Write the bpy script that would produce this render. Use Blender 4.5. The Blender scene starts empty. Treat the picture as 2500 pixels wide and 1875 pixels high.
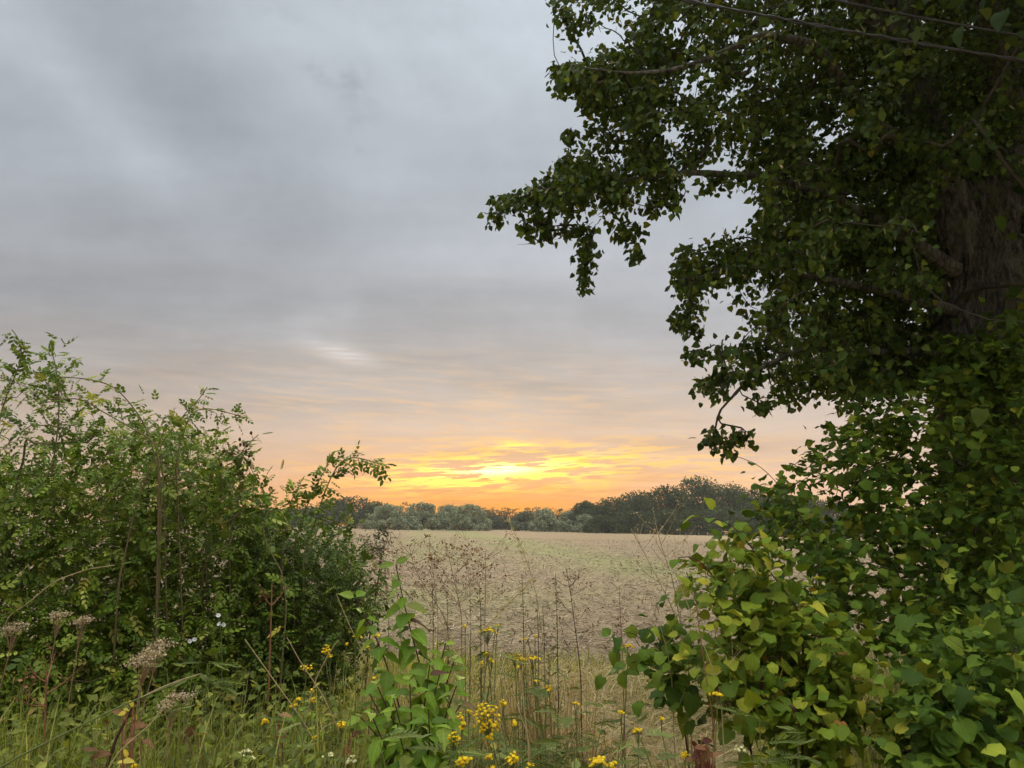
import bpy, math
import numpy as np
from mathutils import Matrix, Vector
rng = np.random.default_rng(11)
scene = bpy.context.scene
COL = scene.collection
R = math.radians

# ------------------------------------------------------------------ camera
PITCH = R(10.4); EYE = 1.6; FPX = 1881.0
cam_d = bpy.data.cameras.new('camera'); cam = bpy.data.objects.new('camera', cam_d); COL.objects.link(cam)
cam.location = (0, 0, EYE); cam.rotation_euler = (R(90) + PITCH, 0, 0)
cam_d.sensor_width = 36; cam_d.lens = 36 * FPX / 2500; cam_d.clip_start = 0.05; cam_d.clip_end = 6000
scene.camera = cam
SP, CP = math.sin(PITCH), math.cos(PITCH)

def P(u, v, Y):
    """world point seen at bearing (u, v) of the 2500x1875 photograph, Y metres ahead"""
    u = np.asarray(u, float); v = np.asarray(v, float); Y = np.asarray(Y, float)
    xc = (u - 1250) / FPX; yc = (937.5 - v) / FPX
    dy = CP - yc * SP; dz = SP + yc * CP
    u, v, Y = np.broadcast_arrays(u, v, Y)
    return np.stack([xc * Y / dy, Y + 0 * xc, EYE + dz * Y / dy], -1)

def proj(p):
    p = np.asarray(p, float)
    d = p[..., 1] * CP + (p[..., 2] - EYE) * SP
    up = -p[..., 1] * SP + (p[..., 2] - EYE) * CP
    d = np.where(d < .05, 1e-3, d)
    return 1250 + FPX * p[..., 0] / d, 937.5 - FPX * up / d, d

def srgb(r, g, b):
    f = lambda c: (c / 255 / 12.92) if c <= 10 else ((c / 255 + .055) / 1.055) ** 2.4
    return (f(r), f(g), f(b))

# ------------------------------------------------------------------ world: overcast evening sky with a low glow
SUN_AZ, SUN_EL = -2.0, 4.2      # degrees, azimuth from +Y towards +X
world = bpy.data.worlds.new('World'); scene.world = world; world.use_nodes = True
wt = world.node_tree; wt.nodes.clear()

class S:
    """a float socket with arithmetic"""
    def __init__(s, t, o): s.t, s.o = t, o
    def m(s, op, b=None, c=None):
        n = s.t.nodes.new('ShaderNodeMath'); n.operation = op
        for i, x in enumerate((s, b, c)):
            if x is None: continue
            if isinstance(x, S): s.t.links.new(x.o, n.inputs[i])
            else: n.inputs[i].default_value = x
        return S(s.t, n.outputs[0])
    def __add__(s, b): return s.m('ADD', b)
    __radd__ = __add__
    def __sub__(s, b): return s.m('SUBTRACT', b)
    def __rsub__(s, b): return s.m('MULTIPLY', -1.0).m('ADD', b)
    def __mul__(s, b): return s.m('MULTIPLY', b)
    __rmul__ = __mul__
    def __truediv__(s, b): return s.m('DIVIDE', b)
    def clamp(s, a=0., b=1.): return s.m('MAXIMUM', a).m('MINIMUM', b)
    def gauss(s, c, w):
        d = (s - c) / w
        return (d * d * -1.0).m('EXPONENT')
    def step(s, a, b):
        n = s.t.nodes.new('ShaderNodeMapRange'); n.interpolation_type = 'SMOOTHSTEP'
        s.t.links.new(s.o, n.inputs[0]); n.inputs[1].default_value = a; n.inputs[2].default_value = b
        n.inputs[3].default_value = 0; n.inputs[4].default_value = 1
        return S(s.t, n.outputs[0])

def noise(t, x, y, z, scale=1., detail=4., rough=.5, dist=0.):
    c = t.nodes.new('ShaderNodeCombineXYZ')
    for i, q in enumerate((x, y, z)):
        if isinstance(q, S): t.links.new(q.o, c.inputs[i])
        else: c.inputs[i].default_value = q
    n = t.nodes.new('ShaderNodeTexNoise'); t.links.new(c.outputs[0], n.inputs['Vector'])
    n.inputs['Scale'].default_value = scale; n.inputs['Detail'].default_value = detail
    n.inputs['Roughness'].default_value = rough; n.inputs['Distortion'].default_value = dist
    return S(t, n.outputs[0])

def mixc(t, fac, a, b, mode='MIX'):
    n = t.nodes.new('ShaderNodeMix'); n.data_type = 'RGBA'; n.blend_type = mode; n.clamp_result = False
    for sock, x in ((n.inputs['Factor'], fac), (n.inputs[6], a), (n.inputs[7], b)):
        if isinstance(x, S): t.links.new(x.o, sock)
        elif hasattr(x, 'links'): t.links.new(x, sock)
        elif isinstance(x, tuple): sock.default_value = (*x, 1)
        else: sock.default_value = x
    return n.outputs[2]

def ramp(t, fac, stops, interp='LINEAR'):
    n = t.nodes.new('ShaderNodeValToRGB'); n.color_ramp.interpolation = interp
    e = n.color_ramp.elements
    while len(e) < len(stops): e.new(.5)
    for el, (p, c) in zip(e, stops):
        el.position = p; el.color = (*c, 1)
    if fac is not None: t.links.new(fac.o if isinstance(fac, S) else fac, n.inputs[0])
    return n.outputs[0]

tc = wt.nodes.new('ShaderNodeTexCoord'); sx = wt.nodes.new('ShaderNodeSeparateXYZ')
wt.links.new(tc.outputs['Generated'], sx.inputs[0])
wx, wy, wz = (S(wt, sx.outputs[i]) for i in range(3))
az = wx.m('ARCTAN2', wy) * (180 / math.pi)
el = wz.clamp(-1, 1).m('ARCSINE') * (180 / math.pi)
zz = wz.clamp(0, 1) + .12
cx, cy = wx / zz, wy / zz                       # cloud deck plane
n_big = noise(wt, cx * .55, cy * .8, 3.1, 1, 2, .5, 0)
n_mid = noise(wt, cx * .9, cy * 2.2, 7.7, 1.2, 3, .55, 0)
n_wave = noise(wt, az * .11 + el * .12 + n_mid * 1.2, el * 1.1 + n_big * 1.5, 1.3, 1, 2, .55, 0)
n_fine = noise(wt, az * .28 + n_mid * 2, el * 2.4 + az * .10 + n_wave * 1.6, 4.2, 1, 3, .6, 0)
n_str = noise(wt, az * .26, el * 2.2, 9.4, 1.0, 3, .6, 0)
n_str2 = noise(wt, az * .30 + n_mid, (el - az * .05) * 3.4 + n_wave * .8, 2.4, 1.0, 4, .62, 0)
fel = ((el + (n_big - .5) * 7.0 + (n_mid - .5) * 3.0) / 90).clamp()
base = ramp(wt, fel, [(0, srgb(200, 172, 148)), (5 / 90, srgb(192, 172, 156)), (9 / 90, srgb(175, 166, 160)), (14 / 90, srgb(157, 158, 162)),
                      (21 / 90, srgb(158, 163, 170)), (29 / 90, srgb(167, 174, 182)), (38 / 90, srgb(180, 188, 196)), (60 / 90, (2.0, 1.97, 1.9)), (1, (3.4, 3.35, 3.2))])  # unseen zenith made brighter than a plain overcast, added to light the foreground
nish = wt.nodes.new('ShaderNodeTexSky'); nish.sky_type = 'NISHITA'; nish.sun_disc = False
nish.sun_elevation = R(SUN_EL); nish.sun_rotation = R(SUN_AZ)
clear = mixc(wt, 1.0, nish.outputs[0], (.08, .08, .08), 'MULTIPLY')
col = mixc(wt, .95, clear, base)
# broad light and dark of the deck
gain = 1 + (n_big - .5) * .62 + (n_mid - .5) * .42 + (n_wave - .5) * el.gauss(10, 5) * .26
gain = gain * ((az * .0055).clamp(-.16, .10) + 1) * (.99 + .01 * el.step(30, 75))
bs = (az + 20) * .50 + (el - 24) * .87            # long diagonal bank
gain = gain * (1 - bs.gauss(2.0, 4.5) * az.gauss(-26, 16) * .20 + bs.gauss(-3.2, 1.9) * az.gauss(-31, 8) * .16 + bs.gauss(10, 4) * az.gauss(-19, 8) * .07)
wis = ((el - 32) + (az + 15) * .55)
wn = noise(wt, az * .3, el * .42, 5.5, 1, 3, .6, 0)
gain = gain * (1 + (wn - .5) * .22 * el.step(6, 14))
gain = gain * (1 - (wis.gauss(0, 1.9) * az.gauss(-15.5, 5.5) + el.gauss(27.5, 1.5) * az.gauss(-12.5, 2.2) * .8) * wn.step(.42, .66) * .2)
gain = gain * (1 - el.gauss(31.5, 1.3) * az.gauss(-12.6, 1.7) * wn.step(.3, .6) * .12)
gain = gain * (1 + el.gauss(12.3, .75) * (az + (el - 12.3) * 2.0).gauss(-12.6, 1.9) * (n_str2 - .1) * 1.15 + el.gauss(13.5, 2.0) * az.gauss(-14.5, 2.8) * .10)
gcol = wt.nodes.new('ShaderNodeCombineXYZ')
for i in range(3): wt.links.new(gain.o, gcol.inputs[i])
col = mixc(wt, 1.0, col, gcol.outputs[0], 'MULTIPLY')
# salmon rims on the waves, then the orange evening glow and its bright rents
col = mixc(wt, (el.gauss(8.0, 3.6) * az.gauss(-4, 19) * n_fine.step(.40, .74) * .55).clamp(0, .55), col, srgb(222, 184, 138))
col = mixc(wt, (el.gauss(0.0, 4.7) * az.gauss(-2, 21) * 1.0 * (.78 + n_str * .42)).clamp(0, .97), col, srgb(236, 150, 40))
col = mixc(wt, (el.gauss(2.2, 2.0) * az.gauss(-1, 17) * n_fine.step(.45, .68) * .5).clamp(0, 1), col, srgb(205, 140, 70))
col = mixc(wt, (el.gauss(4.3, 1.8) * az.gauss(2.5, 13) * n_str.step(.49, .59) * .9).clamp(0, .9), col, srgb(255, 200, 80))
hot = (el.gauss(3.9, 1.2) * (az - (el - 3.9) * 2.6).gauss(-1.0, 7.0) * n_str2.step(.465, .55)) * 1.35
hot = hot + el.gauss(5.85, .28) * az.gauss(.2, 1.3) * n_str2.step(.34, .56) * .9 + el.gauss(2.75, .22) * az.gauss(-4.5, 2.4) * n_str.step(.42, .58) * .8
col = mixc(wt, hot.clamp(0, .96), col, (1.6, .95, .12))
core = el.gauss(4.05, .42) * (az - (el - 4.0) * 3.4).gauss(-1.2, 2.8) * n_str2.step(.46, .54)
col = mixc(wt, core.clamp(0, 1), col, (2.3, 1.85, .75))
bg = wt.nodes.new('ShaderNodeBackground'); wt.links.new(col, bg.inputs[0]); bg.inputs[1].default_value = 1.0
wo = wt.nodes.new('ShaderNodeOutputWorld'); wt.links.new(bg.outputs[0], wo.inputs[0])

# ------------------------------------------------------------------ sun behind the cloud, exposure
sd = bpy.data.lights.new('sun', 'SUN'); sd.energy = 1.0; sd.angle = R(16); sd.color = (1, .74, .42)
sun = bpy.data.objects.new('sun', sd); COL.objects.link(sun)
sdir = Vector((math.sin(R(SUN_AZ)) * math.cos(R(SUN_EL + 1)), math.cos(R(SUN_AZ)) * math.cos(R(SUN_EL + 1)), math.sin(R(SUN_EL + 1))))
sun.rotation_euler = sdir.to_track_quat('Z', 'Y').to_euler()
scene.view_settings.view_transform = 'Standard'; scene.view_settings.look = 'None'
scene.view_settings.exposure = 0.42; scene.view_settings.gamma = 1.0
world.cycles.sampling_method = 'MANUAL'; world.cycles.sample_map_resolution = 256
scene.cycles.use_denoising = True; scene.cycles.adaptive_threshold = .03
scene.cycles.max_bounces = 5; scene.cycles.diffuse_bounces = 3; scene.cycles.transmission_bounces = 4; scene.cycles.volume_bounces = 1
# ------------------------------------------------------------------ mesh helpers
class MB:
    def __init__(s): s.V, s.F, s.A, s.UV, s.n = [], [], [], [], 0
    def add(s, V, F, rnd=None, uv=None):
        V = np.asarray(V, np.float32).reshape(-1, 3); F = np.asarray(F, np.int32)
        s.V.append(V); s.F.append(F + s.n); s.n += len(V)
        s.A.append(np.full(len(F), rng.random() if rnd is None else 0, np.float32) if rnd is None or np.isscalar(rnd) and False else np.broadcast_to(np.asarray(rnd, np.float32), (len(F),)))
        s.UV.append(np.zeros((len(V), 2), np.float32) if uv is None else np.asarray(uv, np.float32))
        return s
    def mesh(s, name, mat, smooth=True):
        V = np.concatenate(s.V); UV = np.concatenate(s.UV)
        me = bpy.data.meshes.new(name)
        lt = np.concatenate([np.full(len(f), f.shape[1], np.int32) for f in s.F])
        li = np.concatenate([f.ravel() for f in s.F]); A = np.concatenate(s.A)
        me.vertices.add(len(V)); me.vertices.foreach_set('co', V.ravel())
        me.loops.add(len(li)); me.loops.foreach_set('vertex_index', li)
        me.polygons.add(len(lt)); ls = np.zeros(len(lt), np.int32); ls[1:] = np.cumsum(lt)[:-1]
        me.polygons.foreach_set('loop_start', ls)
        at = me.attributes.new('rnd', 'FLOAT', 'FACE'); at.data.foreach_set('value', A.astype(np.float32))
        uvl = me.uv_layers.new(name='UVMap'); uvl.data.foreach_set('uv', UV[li].ravel())
        me.update(calc_edges=True)
        me.polygons.foreach_set('use_smooth', np.full(len(lt), smooth))
        if mat is not None: me.materials.append(mat)
        return me
    def obj(s, name, mat, parent=None, smooth=True, kind=None, label=None):
        if parent is not None:                  # geometry is given in world space, the parent is an unrotated Empty
            s.V = [v - np.array(parent_loc(parent), np.float32) for v in s.V]
        o = bpy.data.objects.new(name, s.mesh(name, mat, smooth)); COL.objects.link(o); o.parent = parent
        if kind: o['kind'] = kind
        if label: o['label'] = label
        return o

def parent_loc(o):
    l = np.zeros(3)
    while o is not None:
        l += np.array(o.location); o = o.parent
    return l

def thing(name, label, cat, loc, group=None):
    o = bpy.data.objects.new(name, None); COL.objects.link(o); o.empty_display_size = .1
    o.location = tuple(float(c) for c in loc); o['label'] = label; o['category'] = cat
    if group: o['group'] = group
    return o

def smoothpath(pts, n):
    """even resample of a polyline to n points, corners rounded"""
    p = np.asarray(pts, float)
    s = np.concatenate([[0], np.cumsum(np.linalg.norm(np.diff(p, axis=0), axis=1) + 1e-6)]); s /= s[-1]
    def res(x): return np.stack([np.interp(x, s, p[:, i]) for i in range(3)], -1)
    q = res(np.linspace(0, 1, n)); it = max(1, n // 14) if len(p) > 2 else 0
    for _ in range(it): q[1:-1] = .25 * q[:-2] + .5 * q[1:-1] + .25 * q[2:]
    return q

def frames(p):
    t = np.gradient(p, axis=0); t /= np.linalg.norm(t, axis=1)[:, None] + 1e-9
    ref = np.array([0.3, 0.9, 0.2]) if abs(t[:, 2]).mean() > .6 else np.array([0, 0, 1.])
    a = np.cross(t, ref); a /= np.linalg.norm(a, axis=1)[:, None] + 1e-9
    return t, a, np.cross(t, a)

def tube(mb, p, r, sides=5, rnd=None):
    p = np.asarray(p, float); n = len(p); r = np.broadcast_to(np.asarray(r, float), (n,))
    t, a, b = frames(p); th = np.arange(sides) / sides * 2 * np.pi
    ring = a[:, None] * np.cos(th)[None, :, None] + b[:, None] * np.sin(th)[None, :, None]
    V = (p[:, None] + ring * r[:, None, None]).reshape(-1, 3)
    i = np.arange(n - 1)[:, None] * sides; j = np.arange(sides)[None]; k = (j + 1) % sides
    F = np.stack([i + j, i + k, i + sides + k, i + sides + j], -1).reshape(-1, 4)
    uv = np.stack([np.tile(np.arange(sides) / sides, n), np.repeat(np.linspace(0, 1, n), sides)], -1)
    mb.add(V, F, rng.random() if rnd is None else rnd, uv)

def ball(mb, c, rx, rz, nu=7, nv=4, rnd=.5, axis=None):
    th = np.arange(nu) / nu * 2 * np.pi; ph = np.linspace(0, np.pi, nv + 1)[1:-1]
    V = [[0, 0, 1]] + [[math.sin(f) * math.cos(t), math.sin(f) * math.sin(t), math.cos(f)] for f in ph for t in th] + [[0, 0, -1]]
    V = np.array(V) * [rx, rx, rz] + np.asarray(c)
    F = [[0, 1 + i, 1 + (i + 1) % nu] for i in range(nu)]
    for k in range(len(ph) - 1):
        for i in range(nu):
            a, b = 1 + k * nu + i, 1 + k * nu + (i + 1) % nu
            F += [[a, a + nu, b + nu], [a, b + nu, b]]
    L = len(V) - 1; o = 1 + (len(ph) - 1) * nu
    F += [[L, o + (i + 1) % nu, o + i] for i in range(nu)]
    mb.add(V, F, rnd)

def unit(a): return a / (np.linalg.norm(a, axis=-1, keepdims=True) + 1e-9)
def rdir(n): return unit(rng.normal(size=(n, 3)))

def in_poly(u, v, poly):
    poly = np.asarray(poly, float); x0, y0 = poly[:, 0], poly[:, 1]; x1, y1 = np.roll(x0, -1), np.roll(y0, -1)
    u, v = u[:, None], v[:, None]
    c = ((y0 > v) != (y1 > v)) & (u < (x1 - x0) * (v - y0) / (y1 - y0 + 1e-9) + x0)
    return c.sum(1) % 2 == 1

def poly_sample(poly, n):
    poly = np.asarray(poly, float); lo, hi = poly.min(0), poly.max(0); out = []
    tot = 0
    while tot < n:
        q = lo + (hi - lo) * rng.random((n * 3, 2)); q = q[in_poly(q[:, 0], q[:, 1], poly)]
        out.append(q); tot += len(q)
    return np.concatenate(out)[:n]

# ------------------------------------------------------------------ leaf templates: base at the origin, tip along +Y, face +Z
def leaf_tpl(half, mid, curl=0., fold=.15, twist=0., petiole=0., wave=0.):
    """half: [(x, y)] outline points of one side from base to tip; mid: y of midrib points"""
    V, uv, F = [], [], []
    for y in mid: V.append([0, y, 0]); uv.append([0, y])
    m = len(mid); h = len(half)
    for s in (1, -1):
        for k, (x, y) in enumerate(half): V.append([s * x, y, fold * x + wave * math.sin(k * 2.1 + s)]); uv.append([s * x, y])
    yh = [y for _, y in half]
    for si, s in enumerate((1, -1)):
        o = m + si * h; i = j = 0
        while i < m - 1 or j < h - 1:
            if j == h - 1 or (i < m - 1 and mid[i + 1] <= yh[min(j + 1, h - 1)]):
                f = [i, o + j, i + 1]; i += 1
            else:
                f = [i, o + j, o + j + 1]; j += 1
            F.append(f if s > 0 else f[::-1])
    V = np.array(V, float)
    V[:, 2] -= curl * V[:, 1] ** 2
    if twist: V[:, 2] += twist * V[:, 0] * V[:, 1]
    if petiole:
        k = len(V); V = np.vstack([V, [[-.012, mid[0], 0], [.012, mid[0], 0], [.012, -petiole, .03], [-.012, -petiole, .03]]])
        uv += [[0, 0]] * 4; F += [[k, k + 1, k + 2], [k, k + 2, k + 3]]
        V[:, 1] += petiole; V[:, 2] -= .03
    return V.astype(np.float32), np.array(F, np.int32), np.array(uv, np.float32)

HEART = [(.02, .04), (.20, -.07), (.42, .04), (.50, .26), (.44, .52), (.27, .76), (.10, .93), (0.0, 1.08)]
HMID = [.04, .3, .55, .8, 1.08]
RND = [(.02, .05), (.22, -.03), (.42, .08), (.50, .30), (.47, .55), (.33, .77), (.14, .90), (0.0, 1.02)]
def vary(h, k):
    g = np.random.default_rng(k); return [(x * g.uniform(.86, 1.1), y + g.normal() * .022 * (x > .05)) for x, y in h]
LINDEN = [leaf_tpl(vary(RND, 1), HMID, .18, .22, 0, .38, .03), leaf_tpl(vary(HEART, 2), HMID, .34, .10, .25, .34, .05), leaf_tpl(vary([(x * .86, y) for x, y in RND], 3), HMID, .05, .40, -.3, .4, .05),
          leaf_tpl(vary([(x * 1.04, y * .95) for x, y in RND], 4), HMID, .55, .05, .1, .36, .07), leaf_tpl(vary([(x * .78, y) for x, y in HEART], 5), HMID, .7, .3, .5, .4, .05), leaf_tpl(vary(RND, 6), HMID, -.12, .5, .2, .4, .06),
          leaf_tpl(vary([(x * .95, y * 1.02) for x, y in RND], 7), HMID, .3, -.12, -.4, .36, .06)]
HS = [(.02, .04), (.34, -.03), (.50, .28), (.36, .66), (0.0, 1.06)]
LINDEN_S = [leaf_tpl(HS, [.04, .45, 1.06], .2, .22, 0, .4), leaf_tpl(HS, [.04, .45, 1.06], .4, .1, .3, .4), leaf_tpl([(x * .85, y) for x, y in HS], [.04, .45, 1.06], .1, .35, -.3, .4)]
OVATE = [(.01, 0), (.17, .10), (.27, .30), (.25, .52), (.14, .76), (.04, .93), (0, 1.05)]
OMID = [0, .3, .6, .85, 1.05]
DOGWOOD = [leaf_tpl(OVATE, OMID, .28, .30, 0, .10), leaf_tpl(OVATE, OMID, .5, .18, .15, .10), leaf_tpl([(x * 1.12, y) for x, y in OVATE], OMID, .12, .38, -.15, .1)]
BRACT = [leaf_tpl([(.01, 0), (.09, .3), (.10, .7), (0, 1)], [0, .5, 1], .3, .2, .4)]
LANCE = [leaf_tpl([(.01, 0), (.12, .3), (.09, .65), (0, 1)], [0, .5, 1], .45, .25), leaf_tpl([(.01, 0), (.14, .3), (.08, .65), (0, 1)], [0, .5, 1], .15, .3, .3)]
BROAD = [leaf_tpl([(.02, 0), (.30, .2), (.36, .5), (.2, .85), (0, 1)], [0, .35, .7, 1], .3, .2, 0, .1, .03), leaf_tpl([(.02, 0), (.24, .2), (.28, .5), (.16, .8), (0, 1)], [0, .35, .7, 1], .5, .1, .3, .1, .04)]

def compound(n_pairs, leaflet, size, gap, droop, terminal=True, rach=.008):
    V, F, UV, o = [], [], [], 0
    lv, lf, luv = leaflet
    ys = [.28 + gap * k for k in range(n_pairs)]
    def put(pos, ang, sc, tilt):
        nonlocal o
        c, s = math.cos(ang), math.sin(ang)
        q = lv * sc; ct, st = math.cos(tilt), math.sin(tilt)
        q = np.stack([q[:, 0] * ct + q[:, 2] * st, q[:, 1], -q[:, 0] * st + q[:, 2] * ct], -1)
        q = np.stack([q[:, 0] * c + q[:, 1] * s, -q[:, 0] * s + q[:, 1] * c, q[:, 2]], -1) + pos
        V.append(q); F.append(lf + o); UV.append(luv); o += len(q)
    for k, y in enumerate(ys):
        z = -droop * y * y; sc = size * (1 - .12 * abs(k - n_pairs * .45))
        put([.01, y, z], 1.05 - .1 * k, sc, .25); put([-.01, y + .02, z], -1.05 + .1 * k, sc, -.25)
    ye = ys[-1] + gap * .7
    if terminal: put([0, ye, -droop * ye * ye], 0, size * 1.05, 0)
    n = 4; yy = np.linspace(0, ye, n)
    rv = np.concatenate([np.stack([np.full(n, -rach), yy, -droop * yy ** 2], -1), np.stack([np.full(n, rach), yy, -droop * yy ** 2], -1)])
    rf = np.concatenate([[[i, i + n, i + n + 1], [i, i + n + 1, i + 1]] for i in range(n - 1)])
    V.append(rv); F.append(rf + o); UV.append(np.zeros((2 * n, 2)))
    return np.concatenate(V).astype(np.float32), np.concatenate(F).astype(np.int32), np.concatenate(UV).astype(np.float32)
_lf = leaf_tpl([(.01, 0), (.27, .32), (.22, .7), (0, 1.0)], [0, .5, 1.0], .15, .25)
_lf2 = leaf_tpl([(.01, 0), (.30, .32), (.24, .7), (0, 1.0)], [0, .5, 1.0], .35, .1, .2)
ROSE = [compound(3, _lf, .36, .24, .18), compound(2, _lf2, .42, .28, .3), compound(3, _lf2, .34, .24, .4)]
_pin = leaf_tpl([(.01, 0), (.10, .3), (.13, .55), (.05, .8), (0, 1.0)], [0, 1.0], .2, .1)
TANSY = [compound(8, _pin, .34, .085, .35, True, .006), compound(7, _pin, .38, .095, .6, True, .006)]
MUG = [compound(3, _pin, .55, .17, .4, True, .01)]
TRI = [leaf_tpl([(.02, 0), (.40, .35), (.25, .75), (0, 1)], [0, 1.0], .3, .3), leaf_tpl([(.02, 0), (.34, .35), (.25, .7), (0, 1)], [0, 1.0], .1, .35, .3)]

def eroded_sample(poly, n, e):
    poly = np.asarray(poly, float); off = [(math.cos(a) * e, math.sin(a) * e) for a in np.arange(8) * np.pi / 4]
    q = poly_sample(poly, n); ok = np.ones(len(q), bool)
    for a, b in off: ok &= in_poly(q[:, 0] + a, q[:, 1] + b, poly)
    return q[ok]                                 # keeps the density, loses the rim the leaves will reach over

def orient(d, n):
    y = unit(d); x = unit(np.cross(y, n)); z = np.cross(x, y)
    return np.stack([x, y, z], -1)              # columns

class Foliage:
    def __init__(s, tpls, mat): s.t, s.mat, s.L = tpls, mat, []
    def add(s, pos, d, n, sc):
        pos = np.atleast_2d(pos); k = len(pos)
        s.L.append((pos, np.broadcast_to(np.atleast_2d(d), (k, 3)), np.broadcast_to(np.atleast_2d(n), (k, 3)), np.broadcast_to(np.asarray(sc, float), (k,))))
        return s
    def finish(s, parent, part='leaf', rest='foliage', n=300, cell=13.0):
        if not s.L: return
        pos, d, nn, sc = (np.concatenate(q) for q in zip(*s.L)); N = len(pos)
        M = orient(d, nn); k = rng.integers(0, len(s.t), N); rnd = rng.random(N).astype(np.float32)
        pl = parent_loc(parent)
        chosen = np.zeros(N, bool)
        if n and N <= n: chosen[:] = True
        elif n:
            u, v, dep = proj(pos + unit(d) * (.5 * sc)[:, None])
            ok = (u > -10) & (u < 2510) & (v > -10) & (v < 1885) & (dep > .3)
            idx = np.where(ok)[0]; cellid = (u[idx] // cell).astype(int) * 1000 + (v[idx] // cell).astype(int)
            o = np.lexsort((dep[idx], cellid)); idx = idx[o]; _, first = np.unique(cellid[o], return_index=True)
            cand = idx[first]; cand = cand[np.argsort(-(sc[cand] / dep[cand]))][:n]; chosen[cand] = True
        if n:
            ms = getattr(s, 'ms', None)
            if ms is None:
                ms = s.ms = [MB().add(V, F, 0., UV).mesh(part, s.mat) for V, F, UV in s.t]
            for i in np.where(chosen)[0]:
                ob = bpy.data.objects.new(part, ms[k[i]]); COL.objects.link(ob); ob.parent = parent
                m = np.eye(4); m[:3, :3] = M[i] * sc[i]; m[:3, 3] = pos[i] - pl
                ob.matrix_local = Matrix(m.tolist())
        left = ~chosen
        if left.any():
            mb = MB()
            for q, (V, F, UV) in enumerate(s.t):
                w = np.where(left & (k == q))[0]
                if not len(w): continue
                VV = np.einsum('nij,vj->nvi', M[w] * sc[w][:, None, None], V) + pos[w][:, None]
                FF = F[None] + (np.arange(len(w)) * len(V))[:, None, None]
                mb.add(VV.reshape(-1, 3), FF.reshape(-1, F.shape[1]), np.repeat(rnd[w], len(F)), np.tile(UV, (len(w), 1)))
            mb.obj(rest, s.mat, parent, kind='stuff')

# ------------------------------------------------------------------ branching: connect targets to the nearest wood
def grow(init, targets, step=.2, bend=.35, lift=.1, r_tip=.0035, power=.47, order=None):
    """init: list of (polyline, r0) seed wood (not drawn); returns chains [(pts, radii)], and for each target its twig points"""
    pos = [np.asarray(q, float) for q in init]; ppos = list(np.concatenate(pos)); par = []; base = 0
    for q in pos:
        par += [-1] + list(range(base, base + len(q) - 1)); base += len(q)
    nseed = len(ppos)
    cap = nseed + int(len(targets) * 30) + 10
    A = np.zeros((cap, 3)); A[:nseed] = ppos; n = nseed
    if order is None:
        order = np.argsort([np.min(np.linalg.norm(A[:nseed] - t, axis=1)) for t in targets])
    twigs = {}
    for ti in order:
        t = targets[ti]; dd = np.linalg.norm(A[:n] - t, axis=1)
        dd = dd + np.where(A[:n, 2] > t[2] + .6, .15, 0)
        i = int(np.argmin(dd)); a = A[i]; L = np.linalg.norm(t - a)
        if L < .03: twigs[ti] = np.array([a, t]); continue
        pd = unit((A[i] - A[par[i]])) if par[i] >= 0 else np.array([0, 0, 1.])
        c = a + pd * L * bend + np.array([0, 0, lift * L])
        k = max(2, min(28, int(L / step) + 1)); f = np.linspace(0, 1, k + 1)[1:, None]
        path = (1 - f) ** 2 * a + 2 * f * (1 - f) * c + f ** 2 * t
        path[:-1] += rng.normal(size=(k - 1, 3)) * .04 * min(L / k, .3)
        prev = i
        for q in path:
            A[n] = q; par.append(prev); prev = n; n += 1
        twigs[ti] = np.vstack([a, path])
    A = A[:n]; w = np.ones(n); ch = [[] for _ in range(n)]
    leafw = np.zeros(n)
    for j in range(n - 1, -1, -1):
        if j >= nseed and not ch[j]: leafw[j] = 1
        if par[j] >= 0: leafw[par[j]] += leafw[j]; ch[par[j]].append(j)
    rad = r_tip * np.maximum(leafw, 1) ** power
    chains = []
    for j in range(nseed, n):
        p = par[j]
        main = max(ch[p], key=lambda q: leafw[q]) if ch[p] else None
        if p < nseed or j != main:
            pts, rr = [A[p], A[j]], [rad[j], rad[j]]; q = j
            while ch[q]:
                q = max(ch[q], key=lambda z: leafw[z]); pts.append(A[q]); rr.append(rad[q])
            rr[-1] *= .5
            chains.append((np.array(pts), np.array(rr)))
    return chains, twigs

# ------------------------------------------------------------------ materials
def new_mat(name):
    m = bpy.data.materials.new(name); m.use_nodes = True; t = m.node_tree; t.nodes.clear()
    o = t.nodes.new('ShaderNodeOutputMaterial'); return m, t, o

def rnd_socket(t):
    a = t.nodes.new('ShaderNodeAttribute'); a.attribute_name = 'rnd'
    oi = t.nodes.new('ShaderNodeObjectInfo')
    return (S(t, a.outputs['Fac']) + S(t, oi.outputs['Random'])).m('FRACT')

def bsdf(t, col, rough=.5, spec=.3, bump=None):
    b = t.nodes.new('ShaderNodeBsdfPrincipled')
    if isinstance(col, tuple): b.inputs['Base Color'].default_value = (*col, 1)
    else: t.links.new(col, b.inputs['Base Color'])
    b.inputs['Roughness'].default_value = rough; b.inputs['Specular IOR Level'].default_value = spec
    if bump is not None:
        n = t.nodes.new('ShaderNodeBump'); n.inputs['Strength'].default_value = bump[1]; n.inputs['Distance'].default_value = bump[2]
        t.links.new(bump[0].o, n.inputs['Height']); t.links.new(n.outputs[0], b.inputs['Normal'])
    return b

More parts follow.
